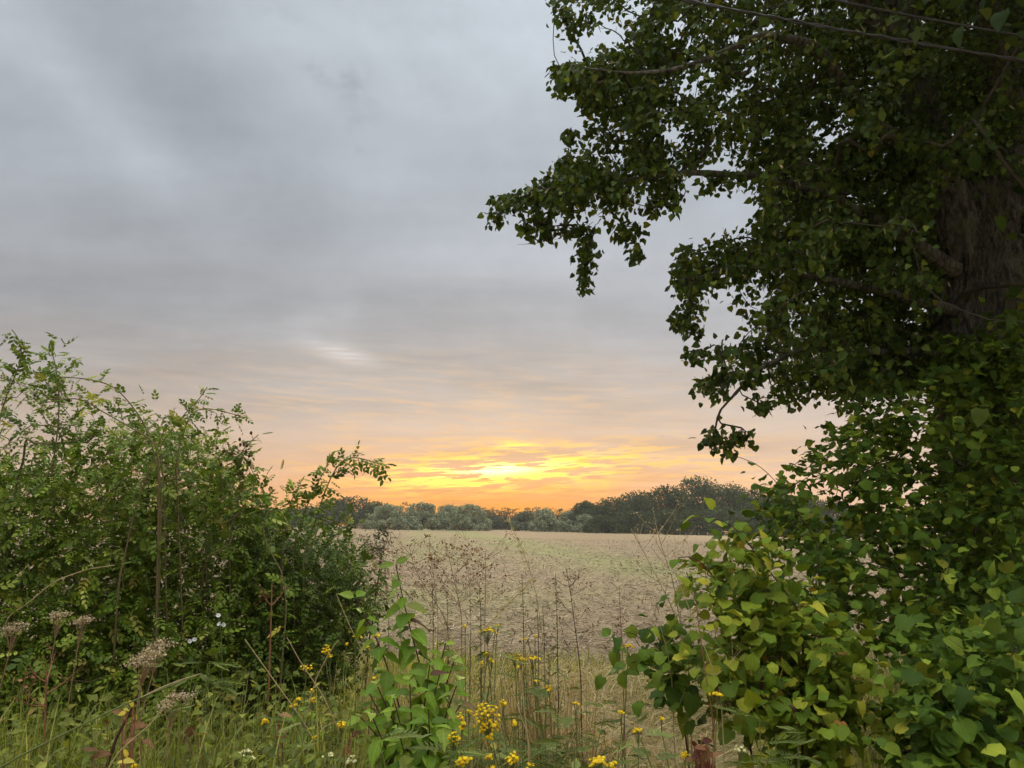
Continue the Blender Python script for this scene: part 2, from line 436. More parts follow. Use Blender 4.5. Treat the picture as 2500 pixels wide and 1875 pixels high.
def leaf_mat(name, stops, trans=.35, under=(.16, .20, .11), rough=.42, spec=.35, vein=0., tint=(1.25, 1.2, .55)):
    m, t, o = new_mat(name); r = rnd_socket(t)
    c = ramp(t, r, stops)
    r2 = (r * 7.31).m('FRACT')
    c = mixc(t, 1.0, c, ramp(t, r2, [(0, (.68, .68, .68)), (1, (1.3, 1.3, 1.3))]), 'MULTIPLY')
    uvn = t.nodes.new('ShaderNodeUVMap'); sp = t.nodes.new('ShaderNodeSeparateXYZ'); t.links.new(uvn.outputs[0], sp.inputs[0])
    x = S(t, sp.outputs[0]).m('ABSOLUTE'); y = S(t, sp.outputs[1])
    if vein:
        vn = (x * -1 + .03).step(0, .03).m('MAXIMUM', ((y - x * .75) * 5.2).m('FRACT').m('SUBTRACT', .5).m('ABSOLUTE').m('SUBTRACT', .07).m('MULTIPLY', -1).step(0, .07) * .7)
        c = mixc(t, vn * vein, c, mixc(t, 1.0, c, (1.7, 1.6, 1.5), 'MULTIPLY'))
        geo = t.nodes.new('ShaderNodeNewGeometry'); sg = t.nodes.new('ShaderNodeSeparateXYZ'); t.links.new(geo.outputs['Position'], sg.inputs[0])
        nb = noise(t, S(t, sg.outputs[0]), S(t, sg.outputs[1]), S(t, sg.outputs[2]), 38, 3, .6)
        c = mixc(t, nb.step(.62, .75) * .35, c, (.10, .075, .02))
    g = t.nodes.new('ShaderNodeNewGeometry')
    c2 = mixc(t, S(t, g.outputs['Backfacing']) * .55, c, under)
    b = bsdf(t, c2, rough, spec)
    tr = t.nodes.new('ShaderNodeBsdfTranslucent'); t.links.new(mixc(t, 1.0, c, tint, 'MULTIPLY'), tr.inputs[0])
    mx = t.nodes.new('ShaderNodeMixShader'); mx.inputs[0].default_value = trans
    t.links.new(b.outputs[0], mx.inputs[1]); t.links.new(tr.outputs[0], mx.inputs[2]); t.links.new(mx.outputs[0], o.inputs[0])
    return m

def stem_mat(name, c1, c2, rough=.6, scale=30., spec=.25):
    m, t, o = new_mat(name); r = rnd_socket(t)
    geo = t.nodes.new('ShaderNodeNewGeometry'); sg = t.nodes.new('ShaderNodeSeparateXYZ'); t.links.new(geo.outputs['Position'], sg.inputs[0])
    n = noise(t, S(t, sg.outputs[0]), S(t, sg.outputs[1]), S(t, sg.outputs[2]) * .4, scale, 3, .6)
    c = mixc(t, (n * .9 + r * .5 - .2).clamp(), c1, c2)
    b = bsdf(t, c, rough, spec); t.links.new(b.outputs[0], o.inputs[0]); return m

M_LIND = leaf_mat('linden_leaf', [(0, (.030, .062, .010)), (.45, (.054, .095, .013)), (.85, (.09, .135, .018)), (.98, (.17, .20, .028)), (1, (.25, .23, .04))], .26, (.10, .12, .035), .55, .18)
M_LSHRUB = leaf_mat('linden_shoot_leaf', [(0, (.04, .082, .010)), (.4, (.066, .122, .012)), (.75, (.11, .178, .017)), (.93, (.21, .28, .03)), (1, (.36, .35, .04))], .22, (.12, .19, .045), .6, .14, .5)
M_LYEL = leaf_mat('linden_yellowing_leaf', [(0, (.08, .14, .012)), (.5, (.135, .20, .016)), (.85, (.23, .275, .022)), (.97, (.36, .34, .035)), (1, (.34, .12, .04))], .22, (.22, .26, .06), .6, .14, .5)
M_ROSE = leaf_mat('rose_leaf', [(0, (.075, .13, .013)), (.5, (.13, .20, .018)), (.85, (.21, .28, .03)), (.96, (.36, .38, .08)), (1, (.55, .48, .07))], .24, (.16, .21, .08), .5, .2)
M_HAW = leaf_mat('hedge_leaf', [(0, (.05, .09, .010)), (.6, (.085, .14, .014)), (.95, (.15, .20, .025)), (1, (.38, .33, .06))], .22, (.10, .14, .05), .5, .2)
M_DOG = leaf_mat('dogwood_leaf', [(0, (.10, .19, .014)), (.6, (.16, .27, .02)), (.975, (.25, .33, .05)), (.985, (.20, .12, .04)), (1, (.12, .05, .03))], .28, (.16, .25, .06), .5, .2, .7)
M_TAN = leaf_mat('tansy_leaf', [(0, (.10, .145, .03)), (1, (.20, .24, .06))], .25, (.15, .2, .1), .5, .25)
M_UND = leaf_mat('undergrowth_leaf', [(0, (.10, .135, .02)), (.7, (.19, .225, .03)), (.93, (.30, .31, .06)), (1, (.32, .23, .07))], .34, (.16, .2, .07), .5, .2, .3)
M_BRACT = leaf_mat('linden_bract', [(0, (.30, .33, .14)), (1, (.42, .42, .18))], .4, (.35, .36, .18))
M_RUST = leaf_mat('withered_leaf', [(0, (.13, .06, .025)), (.5, (.20, .105, .045)), (1, (.30, .19, .08))], .2, (.18, .09, .05), .65, .2, .6, (1.2, .9, .6))
M_RED = leaf_mat('red_leaf', [(0, (.09, .032, .02)), (.6, (.16, .06, .035)), (1, (.20, .13, .04))], .25, (.16, .06, .05), .55, .25, .3, (1.3, .7, .5))
M_YEL = leaf_mat('yellow_leaf', [(0, (.55, .46, .06)), (1, (.7, .58, .10))], .35, (.5, .45, .1), .5, .2, .3, (1.1, 1., .5))
M_GRASS = leaf_mat('grass_blade', [(0, (.13, .17, .025)), (.45, (.25, .29, .045)), (.8, (.40, .42, .12)), (1, (.62, .55, .27))], .45, (.25, .28, .08), .5, .2)
M_HAY = leaf_mat('dry_grass_blade', [(0, (.36, .28, .12)), (.5, (.52, .42, .21)), (.8, (.64, .54, .30)), (1, (.30, .33, .10))], .3, (.45, .36, .18), .55, .25)
M_REDHAY = leaf_mat('ruddy_grass_stem', [(0, (.26, .12, .06)), (.5, (.40, .22, .11)), (1, (.5, .36, .2))], .15, (.35, .22, .12), .55, .25)
M_CANE = stem_mat('rose_cane', (.15, .16, .06), (.17, .10, .06))
M_WOOD = stem_mat('twig_bark', (.035, .03, .022), (.085, .07, .05), .75)
M_DARKSTEM = stem_mat('dark_stem', (.04, .02, .015), (.10, .045, .03))
M_GREENSTEM = stem_mat('green_stem', (.12, .17, .05), (.20, .19, .07))
M_REDSTEM = stem_mat('red_stem', (.22, .075, .045), (.32, .15, .08))
M_STRAW = stem_mat('straw_stem', (.50, .40, .22), (.38, .27, .13))
M_BROWNST = stem_mat('brown_stalk', (.22, .125, .07), (.36, .24, .14))
M_SEED = leaf_mat('seed_husk', [(0, (.20, .07, .04)), (.6, (.32, .15, .085)), (1, (.46, .29, .17))], .1, (.15, .06, .04), .7, .15)
M_UMBEL = leaf_mat('umbel_seed', [(0, (.42, .33, .20)), (.6, (.60, .50, .33)), (1, (.36, .24, .11))], .15, (.5, .4, .28), .7, .15)
M_FLOWER = leaf_mat('tansy_flower', [(0, (.62, .40, .010)), (1, (.80, .58, .02))], .12, (.3, .28, .05), .7, .15, 0., (1.1, 1., .4))
M_CREAM = leaf_mat('cream_flower', [(0, (.62, .60, .25)), (1, (.76, .74, .42))], .15, (.5, .5, .3), .7, .15)
M_WHITE = leaf_mat('white_petal', [(0, (.78, .78, .76)), (1, (.85, .85, .83))], .3, (.7, .72, .66), .6, .2, 0., (1, 1, 1))
M_HIP = stem_mat('rose_hip', (.06, .03, .025), (.14, .05, .03), .45)
# ------------------------------------------------------------------ land
def terrain(x, y):
    x = np.asarray(x, float); y = np.asarray(y, float)
    k = np.clip((y - 8) / 30, 0, 1)
    return (-.0168 * x * k + .0022 * np.clip(y - 12, 0, 200) * 0 + .10 * np.sin(x * .05 + 1.3) * np.clip((y - 30) / 60, 0, 1)
            - .12 * np.exp(-((y - 7.6) / 1.6) ** 2) - np.clip(y - 330, 0, 1e9) * .004)

def sheet(name, xs, ys, mat, dz=0., bump=None):
    X, Y = np.meshgrid(xs, ys); Z = terrain(X, Y) + dz
    if bump is not None: Z = Z + bump(X, Y)
    nx, ny = len(xs), len(ys)
    i = np.arange(ny - 1)[:, None] * nx + np.arange(nx - 1)[None]
    F = np.stack([i, i + 1, i + nx + 1, i + nx], -1).reshape(-1, 4)
    o = MB().add(np.stack([X, Y, Z], -1).reshape(-1, 3), F, 0.).obj(name, mat); o['kind'] = 'structure'; return o

def pos_xyz(t):
    g = t.nodes.new('ShaderNodeNewGeometry'); s = t.nodes.new('ShaderNodeSeparateXYZ'); t.links.new(g.outputs['Position'], s.inputs[0])
    return tuple(S(t, s.outputs[i]) for i in range(3))

mf, t, o = new_mat('stubble_field'); X, Y, Z = pos_xyz(t)
n1 = noise(t, X, Y * 1.0, 0., 9.0, 6, .7, .3); n2 = noise(t, X, Y * .5, 3., 1.1, 5, .6, .2); n3 = noise(t, X, Y, 6., .10, 4, .55); n4 = noise(t, X, Y, 9., 34., 3, .7)
straw = mixc(t, n2, (.26, .19, .115), (.345, .262, .165))
soil = mixc(t, n4, (.085, .065, .045), (.17, .13, .085))
c = mixc(t, (n1 * .75 + n2 * .35 + n4 * .25).step(.52, .76), soil, straw)
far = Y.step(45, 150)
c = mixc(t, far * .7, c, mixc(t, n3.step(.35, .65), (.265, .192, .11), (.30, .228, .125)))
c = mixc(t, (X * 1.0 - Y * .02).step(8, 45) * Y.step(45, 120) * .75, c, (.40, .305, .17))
gl = X - 6.3 + (Y - 20) * .118 + (n3 - .5) * 9         # volunteer green strips along the drill rows
grn = gl.gauss(0, 3.6) * Y.step(17, 30) * .5 + (gl + 8).gauss(0, 2.2) * Y.step(24, 40) * .4 + (X + 1.5 + (n3 - .5) * 10).gauss(0, 4) * Y.gauss(17, 5) * .4
grn = grn + n3.step(.55, .75) * Y.step(20, 40) * .18
c = mixc(t, (grn * (.55 + n2 * .8) * (.7 + n1 * .5)).clamp(0, .85), c, (.19, .25, .07))
rows = ((X * 1.0 + Y * .12) * 2.1 + (n2 - .5) * 1.2).m('SINE')
c = mixc(t, rows.step(.3, 1) * .16, c, (.20, .15, .10))
tram = (X - 20 + (Y - 60) * .27).gauss(0, .35) + (X - 22 + (Y - 60) * .27).gauss(0, .35)
c = mixc(t, tram.clamp() * Y.step(30, 50) * .45, c, (.24, .15, .10))
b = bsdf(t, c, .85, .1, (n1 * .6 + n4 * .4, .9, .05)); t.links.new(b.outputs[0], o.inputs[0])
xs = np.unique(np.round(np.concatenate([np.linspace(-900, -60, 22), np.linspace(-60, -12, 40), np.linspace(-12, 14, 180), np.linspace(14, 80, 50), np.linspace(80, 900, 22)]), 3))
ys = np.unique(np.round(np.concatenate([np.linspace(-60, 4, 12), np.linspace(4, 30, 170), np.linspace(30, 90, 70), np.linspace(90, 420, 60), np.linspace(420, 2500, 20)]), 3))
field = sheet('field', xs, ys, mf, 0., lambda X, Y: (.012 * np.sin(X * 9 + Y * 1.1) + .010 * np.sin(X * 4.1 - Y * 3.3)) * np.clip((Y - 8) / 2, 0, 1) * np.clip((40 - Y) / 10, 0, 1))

mv, t, o = new_mat('verge_soil'); X, Y, Z = pos_xyz(t)
n1 = noise(t, X, Y, Z, 6, 6, .7); n2 = noise(t, X, Y, Z, 40, 3, .6)
c = mixc(t, n1.step(.3, .55), (.12, .10, .05), (.36, .285, .15)); c = mixc(t, n2.step(.5, .7) * .5, c, (.14, .17, .04)); c = mixc(t, n2.step(.42, .30) * .4, c, (.06, .05, .03))
b = bsdf(t, c, .9, .1, (n2, .8, .02)); t.links.new(b.outputs[0], o.inputs[0])
verge = sheet('verge', np.linspace(-14, 14, 140), np.linspace(-6, 9.3, 120), mv, .0, lambda X, Y: .07 + .04 * np.sin(X * 1.7 + .6) * np.sin(Y * 1.3) - .14 * np.clip((Y - 8.0 + .35 * np.sin(X * 1.3) + .2 * np.sin(X * 3.7)) / .8, 0, 1))

# straw and stubble lying and standing on the field
N = 60000
Yd = 8.3 * (95 / 8.3) ** (rng.random(N) ** 1.25); u = rng.uniform(-100, 2600, N)
x = (u - 1250) / FPX * Yd * 1.02; L = rng.uniform(.04, .17, N) * (1 + Yd / 90) * np.clip((70 - Yd) / 40, .35, 1); a = rng.uniform(0, np.pi * 2, N); up = np.where(rng.random(N) < .07, rng.uniform(.3, .9, N), rng.uniform(-.05, .22, N))
rows_x = np.round(x / .25) * .25
x = np.where(up > .35, rows_x + rng.normal(0, .03, N), x)
d = np.stack([np.cos(a) * np.cos(up), np.sin(a) * np.cos(up), np.sin(up)], -1); w = (.0035 + .00035 * Yd)
p0 = np.stack([x, Yd, terrain(x, Yd) + .005], -1); side = unit(np.cross(d, np.array([0, 0, 1.]))) * w[:, None]
upv = np.cross(side, d); upv = unit(upv) * w[:, None]
p1 = p0 + d * L[:, None]
V = np.stack([p0 - side, p0 + side, p1 + side * .6, p1 - side * .6 + upv], 1).reshape(-1, 3)
F = np.arange(N * 4).reshape(-1, 4)
mb = MB().add(V, F, rng.random(N).astype(np.float32))
ms, t, o = new_mat('straw_litter'); r = rnd_socket(t)
c = ramp(t, r, [(0, (.085, .06, .04)), (.4, (.22, .165, .10)), (.8, (.36, .275, .17)), (1, (.54, .43, .28))]); b = bsdf(t, c, .7, .2); t.links.new(b.outputs[0], o.inputs[0])
so = mb.obj('straw_litter', ms, None, kind='stuff'); so['label'] = 'pale straw and cut stubble scattered over the field'; so['category'] = 'straw'

# ------------------------------------------------------------------ far trees
def far_mat(name, stops, under):
    return leaf_mat(name, stops, .25, under, .6, .15)
M_WILLOW = far_mat('willow_foliage', [(0, (.19, .225, .14)), (.6, (.27, .31, .20)), (1, (.34, .37, .25))], (.28, .31, .24))
M_OAK = far_mat('wood_foliage', [(0, (.03, .05, .018)), (.6, (.055, .082, .028)), (1, (.09, .12, .04))], (.09, .11, .06))
M_PINE = far_mat('pine_foliage', [(0, (.045, .06, .035)), (1, (.085, .105, .06))], (.07, .09, .06))
M_GREY = far_mat('pale_tree_foliage', [(0, (.10, .13, .08)), (1, (.19, .22, .14))], (.17, .2, .13))

def far_tree(name, label, kind, u, vtop, wpx, Y, group, nleaf=4200, low=.03):
    base = P(u, 1290, Y); x = base[0]; gz = float(terrain(x, Y)); top = P(u, vtop, Y)[2]; H = top - gz; Rw = wpx / 2 / FPX * Y * {'pine': 2.3, 'oak': 1.5, 'willow': 1.4, 'pale': 1.3}[kind]
    mat = {'willow': M_WILLOW, 'oak': M_OAK, 'pine': M_PINE, 'pale': M_GREY}[kind]
    root = thing(name, label, 'tree', (x, Y, gz), group)
    mb = MB(); th = H * (.75 if kind == 'pine' else .5)
    tp = smoothpath([(x, Y, gz - .2), (x + rng.normal() * .1 * Rw, Y, gz + th * .5), (x + rng.normal() * .15 * Rw, Y, gz + th)], 8)
    tube(mb, tp, np.linspace(.035, .012, 8) * H, 7)
    mb.obj('trunk', M_WOOD, root)
    mb = MB()
    # clumps of the crown
    if kind == 'pine':
        n = 16; f = rng.random(n) ** .8; f[0] = 1.0
        cz = gz + H * (.18 + .78 * f); rr = Rw * (1.02 - .80 * f); an = rng.uniform(0, 6.28, n)
        c = np.stack([x + np.cos(an) * rr * .55, Y + np.sin(an) * rr * .55, cz], -1); cr = np.maximum(rr * .55, .10 * H) * rng.uniform(.7, 1.1, n); fl = .6
        c[0, :2] = x, Y; cr[0] = .07 * H
        low_n = 14; an = rng.uniform(0, 6.28, low_n)
        c = np.vstack([c, np.stack([x + np.cos(an) * Rw * .6, Y + np.sin(an) * Rw * .6, gz + H * rng.uniform(.08, .3, low_n)], -1)]); cr = np.concatenate([cr, np.full(low_n, Rw * .5)])
    else:
        n = {'willow': 34, 'oak': 80, 'pale': 30}[kind]
        q = rdir(n) * rng.uniform(.45, .92, n)[:, None]; q[:, 2] = np.where(q[:, 2] < -.25, q[:, 2] * .6, q[:, 2])
        rad = rng.uniform(.20, .38, n) if kind != 'willow' else rng.uniform(.20, .34, n)
        c = np.stack([x + q[:, 0] * Rw * .80, Y + q[:, 1] * Rw * .80, gz + H * (.47 + .53 * q[:, 2] * (1 - rad * .55))], -1); cr = rad * min(Rw, H * .5) ; fl = .85
        m = 26; an = rng.uniform(0, 6.28, m)
        c = np.vstack([c, np.stack([x + np.cos(an) * Rw * .8, Y + np.sin(an) * Rw * .8, gz + H * rng.uniform(.03, .36, m)], -1)]); cr = np.concatenate([cr, np.full(m, .34 * min(Rw, H * .5))])
        c[0] = (x, Y, gz + H * (1 - .2)); cr[0] = min(H * .22, Rw * .5); c[1] = (x + Rw * .3, Y, gz + H * .74); c[2] = (x - Rw * .3, Y, gz + H * .74); cr[1] = cr[2] = min(H * .22, Rw * .5)
    # limbs
    lb = MB()
    for k in range(0, len(c), 4):
        tube(lb, smoothpath([tp[5], (tp[5] + c[k]) / 2 + [0, 0, .06 * H], c[k]], 5), np.linspace(.012, .003, 5) * H, 4)
    lb.obj('limbs', M_WOOD, root)
    nleaf = int(nleaf * (1.7 if kind == 'oak' else 1.35)); w = cr ** 2; k = rng.choice(len(c), nleaf, p=w / w.sum()); dd = rdir(nleaf); dd[:, 2] = np.where((dd[:, 2] < -.3) & (rng.random(nleaf) < .6), -dd[:, 2], dd[:, 2])
    p = c[k] + dd * (cr[k] * rng.uniform(.72, 1.06, nleaf) * (1 + .12 * np.sin(dd[:, 0] * 7) * np.cos(dd[:, 1] * 6)))[:, None] * [1, 1, fl]
    p[:, 2] = np.maximum(p[:, 2], gz + .05)
    nrm = unit(dd + rdir(nleaf) * .55)
    s = rng.uniform(.6, 1.3, nleaf) * (.34 + .012 * H) * (1.0 if kind == 'oak' else .95)
    dirv = unit(rdir(nleaf) + [0, 0, -.5 if kind == 'willow' else 0.])
    fo = Foliage(TRI, mat); fo.add(p, dirv, nrm, s); fo.finish(root, n=0, rest='crown')
    for ch in root.children:
        if ch.name.startswith('crown') and 'kind' in ch: del ch['kind']
    return root
ORD = ['first', 'second', 'third', 'fourth', 'fifth', 'sixth', 'seventh', 'eighth', 'ninth', 'tenth', 'eleventh', 'twelfth', 'thirteenth', 'fourteenth', 'fifteenth', 'sixteenth']
G_W, G_D, G_P, G_O = 'pale willows along the far field edge', 'dark trees at the far edge behind the rose hedge', 'jagged pines behind the willows', 'dark trees of the rounded wood'
for i, (u, v, w) in enumerate([(430, 1244, 70), (486, 1241, 66), (540, 1246, 60), (592, 1240, 66), (645, 1242, 66), (700, 1238, 70), (752, 1234, 70), (812, 1214, 86), (868, 1209, 92), (918, 1222, 80)]):
    far_tree('deciduous_tree', f'dark round tree on the far field edge left of the willows, {ORD[i]} from the left', 'oak', u, v, w, 232 + 5 * (i % 2), G_D, 3400)
for i, (u, v, w) in enumerate([(930, 1228, 60), (985, 1226, 60), (1035, 1232, 56), (1090, 1231, 58), (1150, 1232, 60), (1186, 1240, 40), (1206, 1238, 42), (1234, 1239, 38), (1258, 1242, 40), (1284, 1240, 40), (1308, 1238, 44), (1342, 1239, 46), (1372, 1243, 42), (1402, 1240, 46)]):
    far_tree('pine_tree', f'dark jagged pine showing above the far field edge, {ORD[i]} from the left', 'pine', u, v, w, 262 + 7 * (i % 3), G_P, 2600)
for i, (u, v, w) in enumerate([(946, 1229, 102), (1030, 1224, 88), (1098, 1230, 74), (1146, 1228, 78), (1330, 1240, 56), (1388, 1247, 50), (1428, 1254, 44)]):
    far_tree('willow_tree', f'pale grey-green willow on the far field edge, {ORD[i]} willow from the left', 'willow', u, v, w, 205 + 4 * (i % 3), G_W, 5200)
far_tree('hedgerow_tree', 'soft greyish tree between the dark pines and the pale willows at centre', 'pale', 1284, 1246, 64, 222, None, 3600)
for i, (u, v, w) in enumerate([(1432, 1222, 70), (1495, 1212, 78), (1560, 1194, 84), (1632, 1181, 88), (1712, 1158, 108), (1788, 1176, 92), (1850, 1192, 92), (1912, 1200, 92), (1976, 1208, 92), (2040, 1216, 92)]):
    far_tree('wood_tree', f'dark tall tree of the rounded wood, {ORD[i]} crown from its left end', 'oak', u, v, w, 214 + 6 * (i % 3), G_O, 6200)
for i, (u, v, w) in enumerate([(1470, 1256, 66), (1545, 1246, 84), (1625, 1240, 90), (1700, 1240, 90), (1780, 1238, 96), (1850, 1244, 90), (1925, 1246, 90), (2000, 1250, 90)]):
    far_tree('edge_tree', f'lower dark tree on the front edge of the rounded wood, {ORD[i]} from its left end', 'oak', u, v, w, 196 + 4 * (i % 2), 'lower trees on the front edge of the wood', 3600)
# ------------------------------------------------------------------ the old linden at the right
def vnoise(x, y, px=None, seed=0):
    r = np.random.default_rng(seed); T = r.random((256, 256)); xi = np.floor(x).astype(int); yi = np.floor(y).astype(int)
    fx, fy = x - xi, y - yi; fx, fy = fx * fx * (3 - 2 * fx), fy * fy * (3 - 2 * fy)
    w = (lambda k: k % px) if px else (lambda k: k % 256)
    a, b = w(xi), w(xi + 1); c, d = yi % 256, (yi + 1) % 256
    return (T[a, c] * (1 - fx) + T[b, c] * fx) * (1 - fy) + (T[a, d] * (1 - fx) + T[b, d] * fx) * fy

def bark_tube(mb, path, radii, nth, nz, amp, seed=0, burls=()):
    p = smoothpath(path, nz); r = np.interp(np.linspace(0, 1, nz), np.linspace(0, 1, len(radii)), radii)
    t, a, b = frames(p); th = np.arange(nth) / nth
    L = np.concatenate([[0], np.cumsum(np.linalg.norm(np.diff(p, axis=0), axis=1))])
    TH, LL = np.meshgrid(th, L)
    k = max(8, int(2 * np.pi * r.mean() / .05))
    warp = vnoise(TH * 6, LL * 2.2, 6, seed) * 2.6 + vnoise(TH * 14, LL * 6, 14, seed + 3) * 1.6 + vnoise(TH * 30, LL * 12, 30, seed + 7) * .8
    ridge = np.abs(((TH * k + warp) % 1) - .5) * 2
    ridge = ridge ** .7 * (.55 + .9 * vnoise(TH * k, LL * 7, k, seed + 1)) + .35 * vnoise(TH * 60, LL * 26, 60, seed + 5)
    lump = vnoise(TH * 5, LL * 1.6, 5, seed + 2) - .5
    D = amp * (ridge - .6) + lump * .16 * r[:, None]
    for bt, bz, bs, ba in burls:
        dt = ((TH - bt + .5) % 1 - .5) * 2 * np.pi * r[:, None]; D += ba * np.exp(-(dt ** 2 + (LL - bz) ** 2) / bs ** 2)
    RR = r[:, None] + D
    V = p[:, None] + (a[:, None] * np.cos(TH * 2 * np.pi)[..., None] + b[:, None] * np.sin(TH * 2 * np.pi)[..., None]) * RR[..., None]
    i = np.arange(nz - 1)[:, None] * nth; j = np.arange(nth)[None]; kk = (j + 1) % nth
    F = np.stack([i + j, i + kk, i + nth + kk, i + nth + j], -1).reshape(-1, 4)
    mb.add(V.reshape(-1, 3), F, .3)

mbk, t, o = new_mat('linden_bark'); X, Y, Z = pos_xyz(t)
n1 = noise(t, X, Y, Z * .35, 22, 6, .7, .4); n2 = noise(t, X, Y, Z, 5, 4, .6); n3 = noise(t, X, Y, Z, 60, 3, .6)
c = mixc(t, n1.step(.35, .68), (.042, .039, .033), (.19, .178, .15)); c = mixc(t, n2.step(.5, .68) * .6, c, (.11, .125, .05)); c = mixc(t, (n3 * n2).step(.36, .46) * .6, c, (.30, .30, .25))
b = bsdf(t, c, .85, .12, (n1 * .7 + n3 * .3, .9, .02)); t.links.new(b.outputs[0], o.inputs[0])

TX = float(P(2375, 800, 7.0)[0])
TREE = thing('linden_tree', 'big old linden with thick dark trunk and overhanging leafy crown beside the field', 'tree', (TX, 7.0, 0))
fork = P(2385, 590, 7.0)
tr = MB(); bark_tube(tr, [(TX - .05, 7.0, -.2), (TX - .02, 7.0, .5), (TX, 7.0, 1.6), P(2378, 800, 7.0), fork, fork + [.05, 0, .5]], [.56, .44, .38, .345, .36, .27], 200, 240, .05, 1,
                     [(.62, 3.0, .22, .10), (.15, 3.4, .25, .12), (.45, 3.9, .2, .09), (.9, 2.6, .25, .1), (.3, 2.4, .3, .08), (.72, 3.7, .2, .10)])
tr.obj('trunk', mbk, TREE)
LIMBS = [
    ([fork + [.08, 0, -.25], P(2425, 470, 7.0), P(2452, 250, 7.0), P(2478, -100, 7.1), P(2500, -600, 7.3)], [.24, .185, .17, .15, .10]),
    ([fork + [-.12, -.05, -.35], P(2300, 460, 6.9), P(2245, 250, 6.8), P(2170, -50, 6.7), P(2060, -420, 6.6)], [.22, .17, .15, .13, .08]),
    ([P(2290, 430, 6.85), P(2130, 300, 6.5), P(1990, 110, 5.9), P(1860, 82, 5.5), P(1740, 140, 5.4), P(1640, 175, 5.4), P(1520, 180, 5.5), P(1420, 165, 5.6)], [.12, .085, .06, .045, .032, .022, .015, .008]),
    ([P(2330, 660, 6.75), P(2180, 560, 6.4), P(2010, 470, 6.2), P(1840, 430, 6.1), P(1680, 420, 6.0), P(1520, 440, 6.0), P(1380, 500, 6.0), P(1300, 535, 6.0)], [.075, .056, .042, .034, .027, .019, .012, .006]),
    ([P(2330, 760, 6.75), P(2190, 720, 6.4), P(2060, 690, 6.2), P(1920, 660, 6.1), P(1800, 650, 6.0), P(1700, 680, 6.0)], [.06, .044, .034, .026, .017, .008]),
    ([P(2340, 860, 6.75), P(2210, 860, 6.4), P(2080, 860, 6.2), P(1960, 850, 6.1), P(1850, 900, 6.0), P(1760, 1000, 5.9)], [.05, .037, .028, .021, .014, .006]),
    ([P(2440, 520, 7.1), P(2600, 350, 7.2), P(2800, 200, 7.3), P(3000, 150, 7.4)], [.16, .12, .08, .04]),
    ([P(2440, 300, 6.9), P(2420, 60, 6.0), P(2380, -200, 5.2), P(2300, -420, 4.6)], [.13, .10, .07, .04]),
    ([P(2250, 200, 6.8), P(2050, -60, 6.4), P(1850, -220, 6.1), P(1650, -260, 5.9)], [.11, .08, .05, .02]),
]
for i, (path, rad) in enumerate(LIMBS):
    q = MB(); big = i < 2
    if big: bark_tube(q, path, rad, 110, 150, .022, 20 + i, [(.3, 1.0, .15, .05), (.7, 2.0, .15, .05)])
    else: bark_tube(q, path, rad, 20, 60, .006, 20 + i)
    q.obj('limb', mbk, TREE)

CROWN = [(1330, -60), (1356, 15), (1395, 62), (1410, 40), (1450, 30), (1490, 62), (1515, 45), (1500, 85), (1450, 100), (1420, 112), (1352, 158), (1348, 212), (1372, 232), (1420, 240), (1448, 262), (1408, 285),
         (1396, 340), (1420, 352), (1370, 378), (1358, 415), (1310, 432), (1292, 425), (1216, 478), (1208, 530), (1238, 528), (1282, 496), (1300, 520), (1276, 560), (1300, 572), (1336, 545), (1440, 520), (1444, 570), (1422, 640), (1424, 688),
         (1446, 684), (1462, 600), (1480, 540), (1520, 530), (1540, 610), (1562, 622), (1572, 560), (1566, 508), (1600, 494), (1640, 506), (1690, 440), (1735, 405), (1800, 400), (1825, 450), (1830, 530),
         (1760, 545), (1700, 585), (1662, 606), (1640, 650), (1658, 700), (1646, 750), (1650, 796), (1690, 806), (1750, 780), (1782, 748), (1800, 770), (1795, 820), (1760, 860), (1730, 905), (1708, 935), (1738, 962), (1790, 945),
         (1832, 915), (1852, 940), (1850, 1000), (1810, 1040), (1736, 1062), (1788, 1090), (1832, 1072), (1868, 1030), (1930, 990), (1985, 975), (2040, 1000), (2100, 1010), (2200, 980), (2320, 920), (2560, 900), (2560, -60)]
NT = 3000
cen = poly_sample(CROWN, 620); uv = cen[rng.integers(0, 620, NT)] + rng.normal(size=(NT, 2)) * 24; ok = np.ones(NT, bool)
for an in np.arange(8) * np.pi / 4: ok &= in_poly(uv[:, 0] + 25 * math.cos(an), uv[:, 1] + 25 * math.sin(an), CROWN) | (uv[:, 1] < 0) | (uv[:, 0] > 2440)
uv = uv[ok]; NT = len(uv); f = np.clip((uv[:, 0] - 1250) / 900, 0, 1)
Yc = 6.0 + f * 1.1 + rng.normal(0, 1, NT) * (.25 + .6 * f); Yc = np.clip(Yc, 5.0, 9.4)
shade = (uv[:, 0] > 2290) & (uv[:, 1] > 420) & (uv[:, 1] < 930); Yc = np.where(shade, 7.9 + rng.random(NT) * 1.5, Yc)     # keep the bole clear on our side
T1 = P(uv[:, 0], uv[:, 1], Yc)
tips = [(1225, 492), (1216, 520), (1262, 478), (1305, 462), (1345, 440), (1290, 560), (1330, 552), (1375, 545), (1432, 560), (1430, 600), (1430, 640), (1431, 676), (1548, 560), (1556, 604), (1520, 560), (1372, 192), (1362, 175), (1374, 30), (1402, 48), (1440, 45),
        (1662, 645), (1662, 690), (1656, 770), (1690, 796), (1690, 605), (1722, 925), (1745, 940), (1775, 905), (1746, 1058), (1785, 1072), (1815, 1050), (1400, 330), (1385, 395), (1365, 415), (1425, 240), (1600, 500), (1650, 480), (1740, 445), (1790, 430), (1840, 920), (1850, 980), (1700, 860), (1760, 840)]
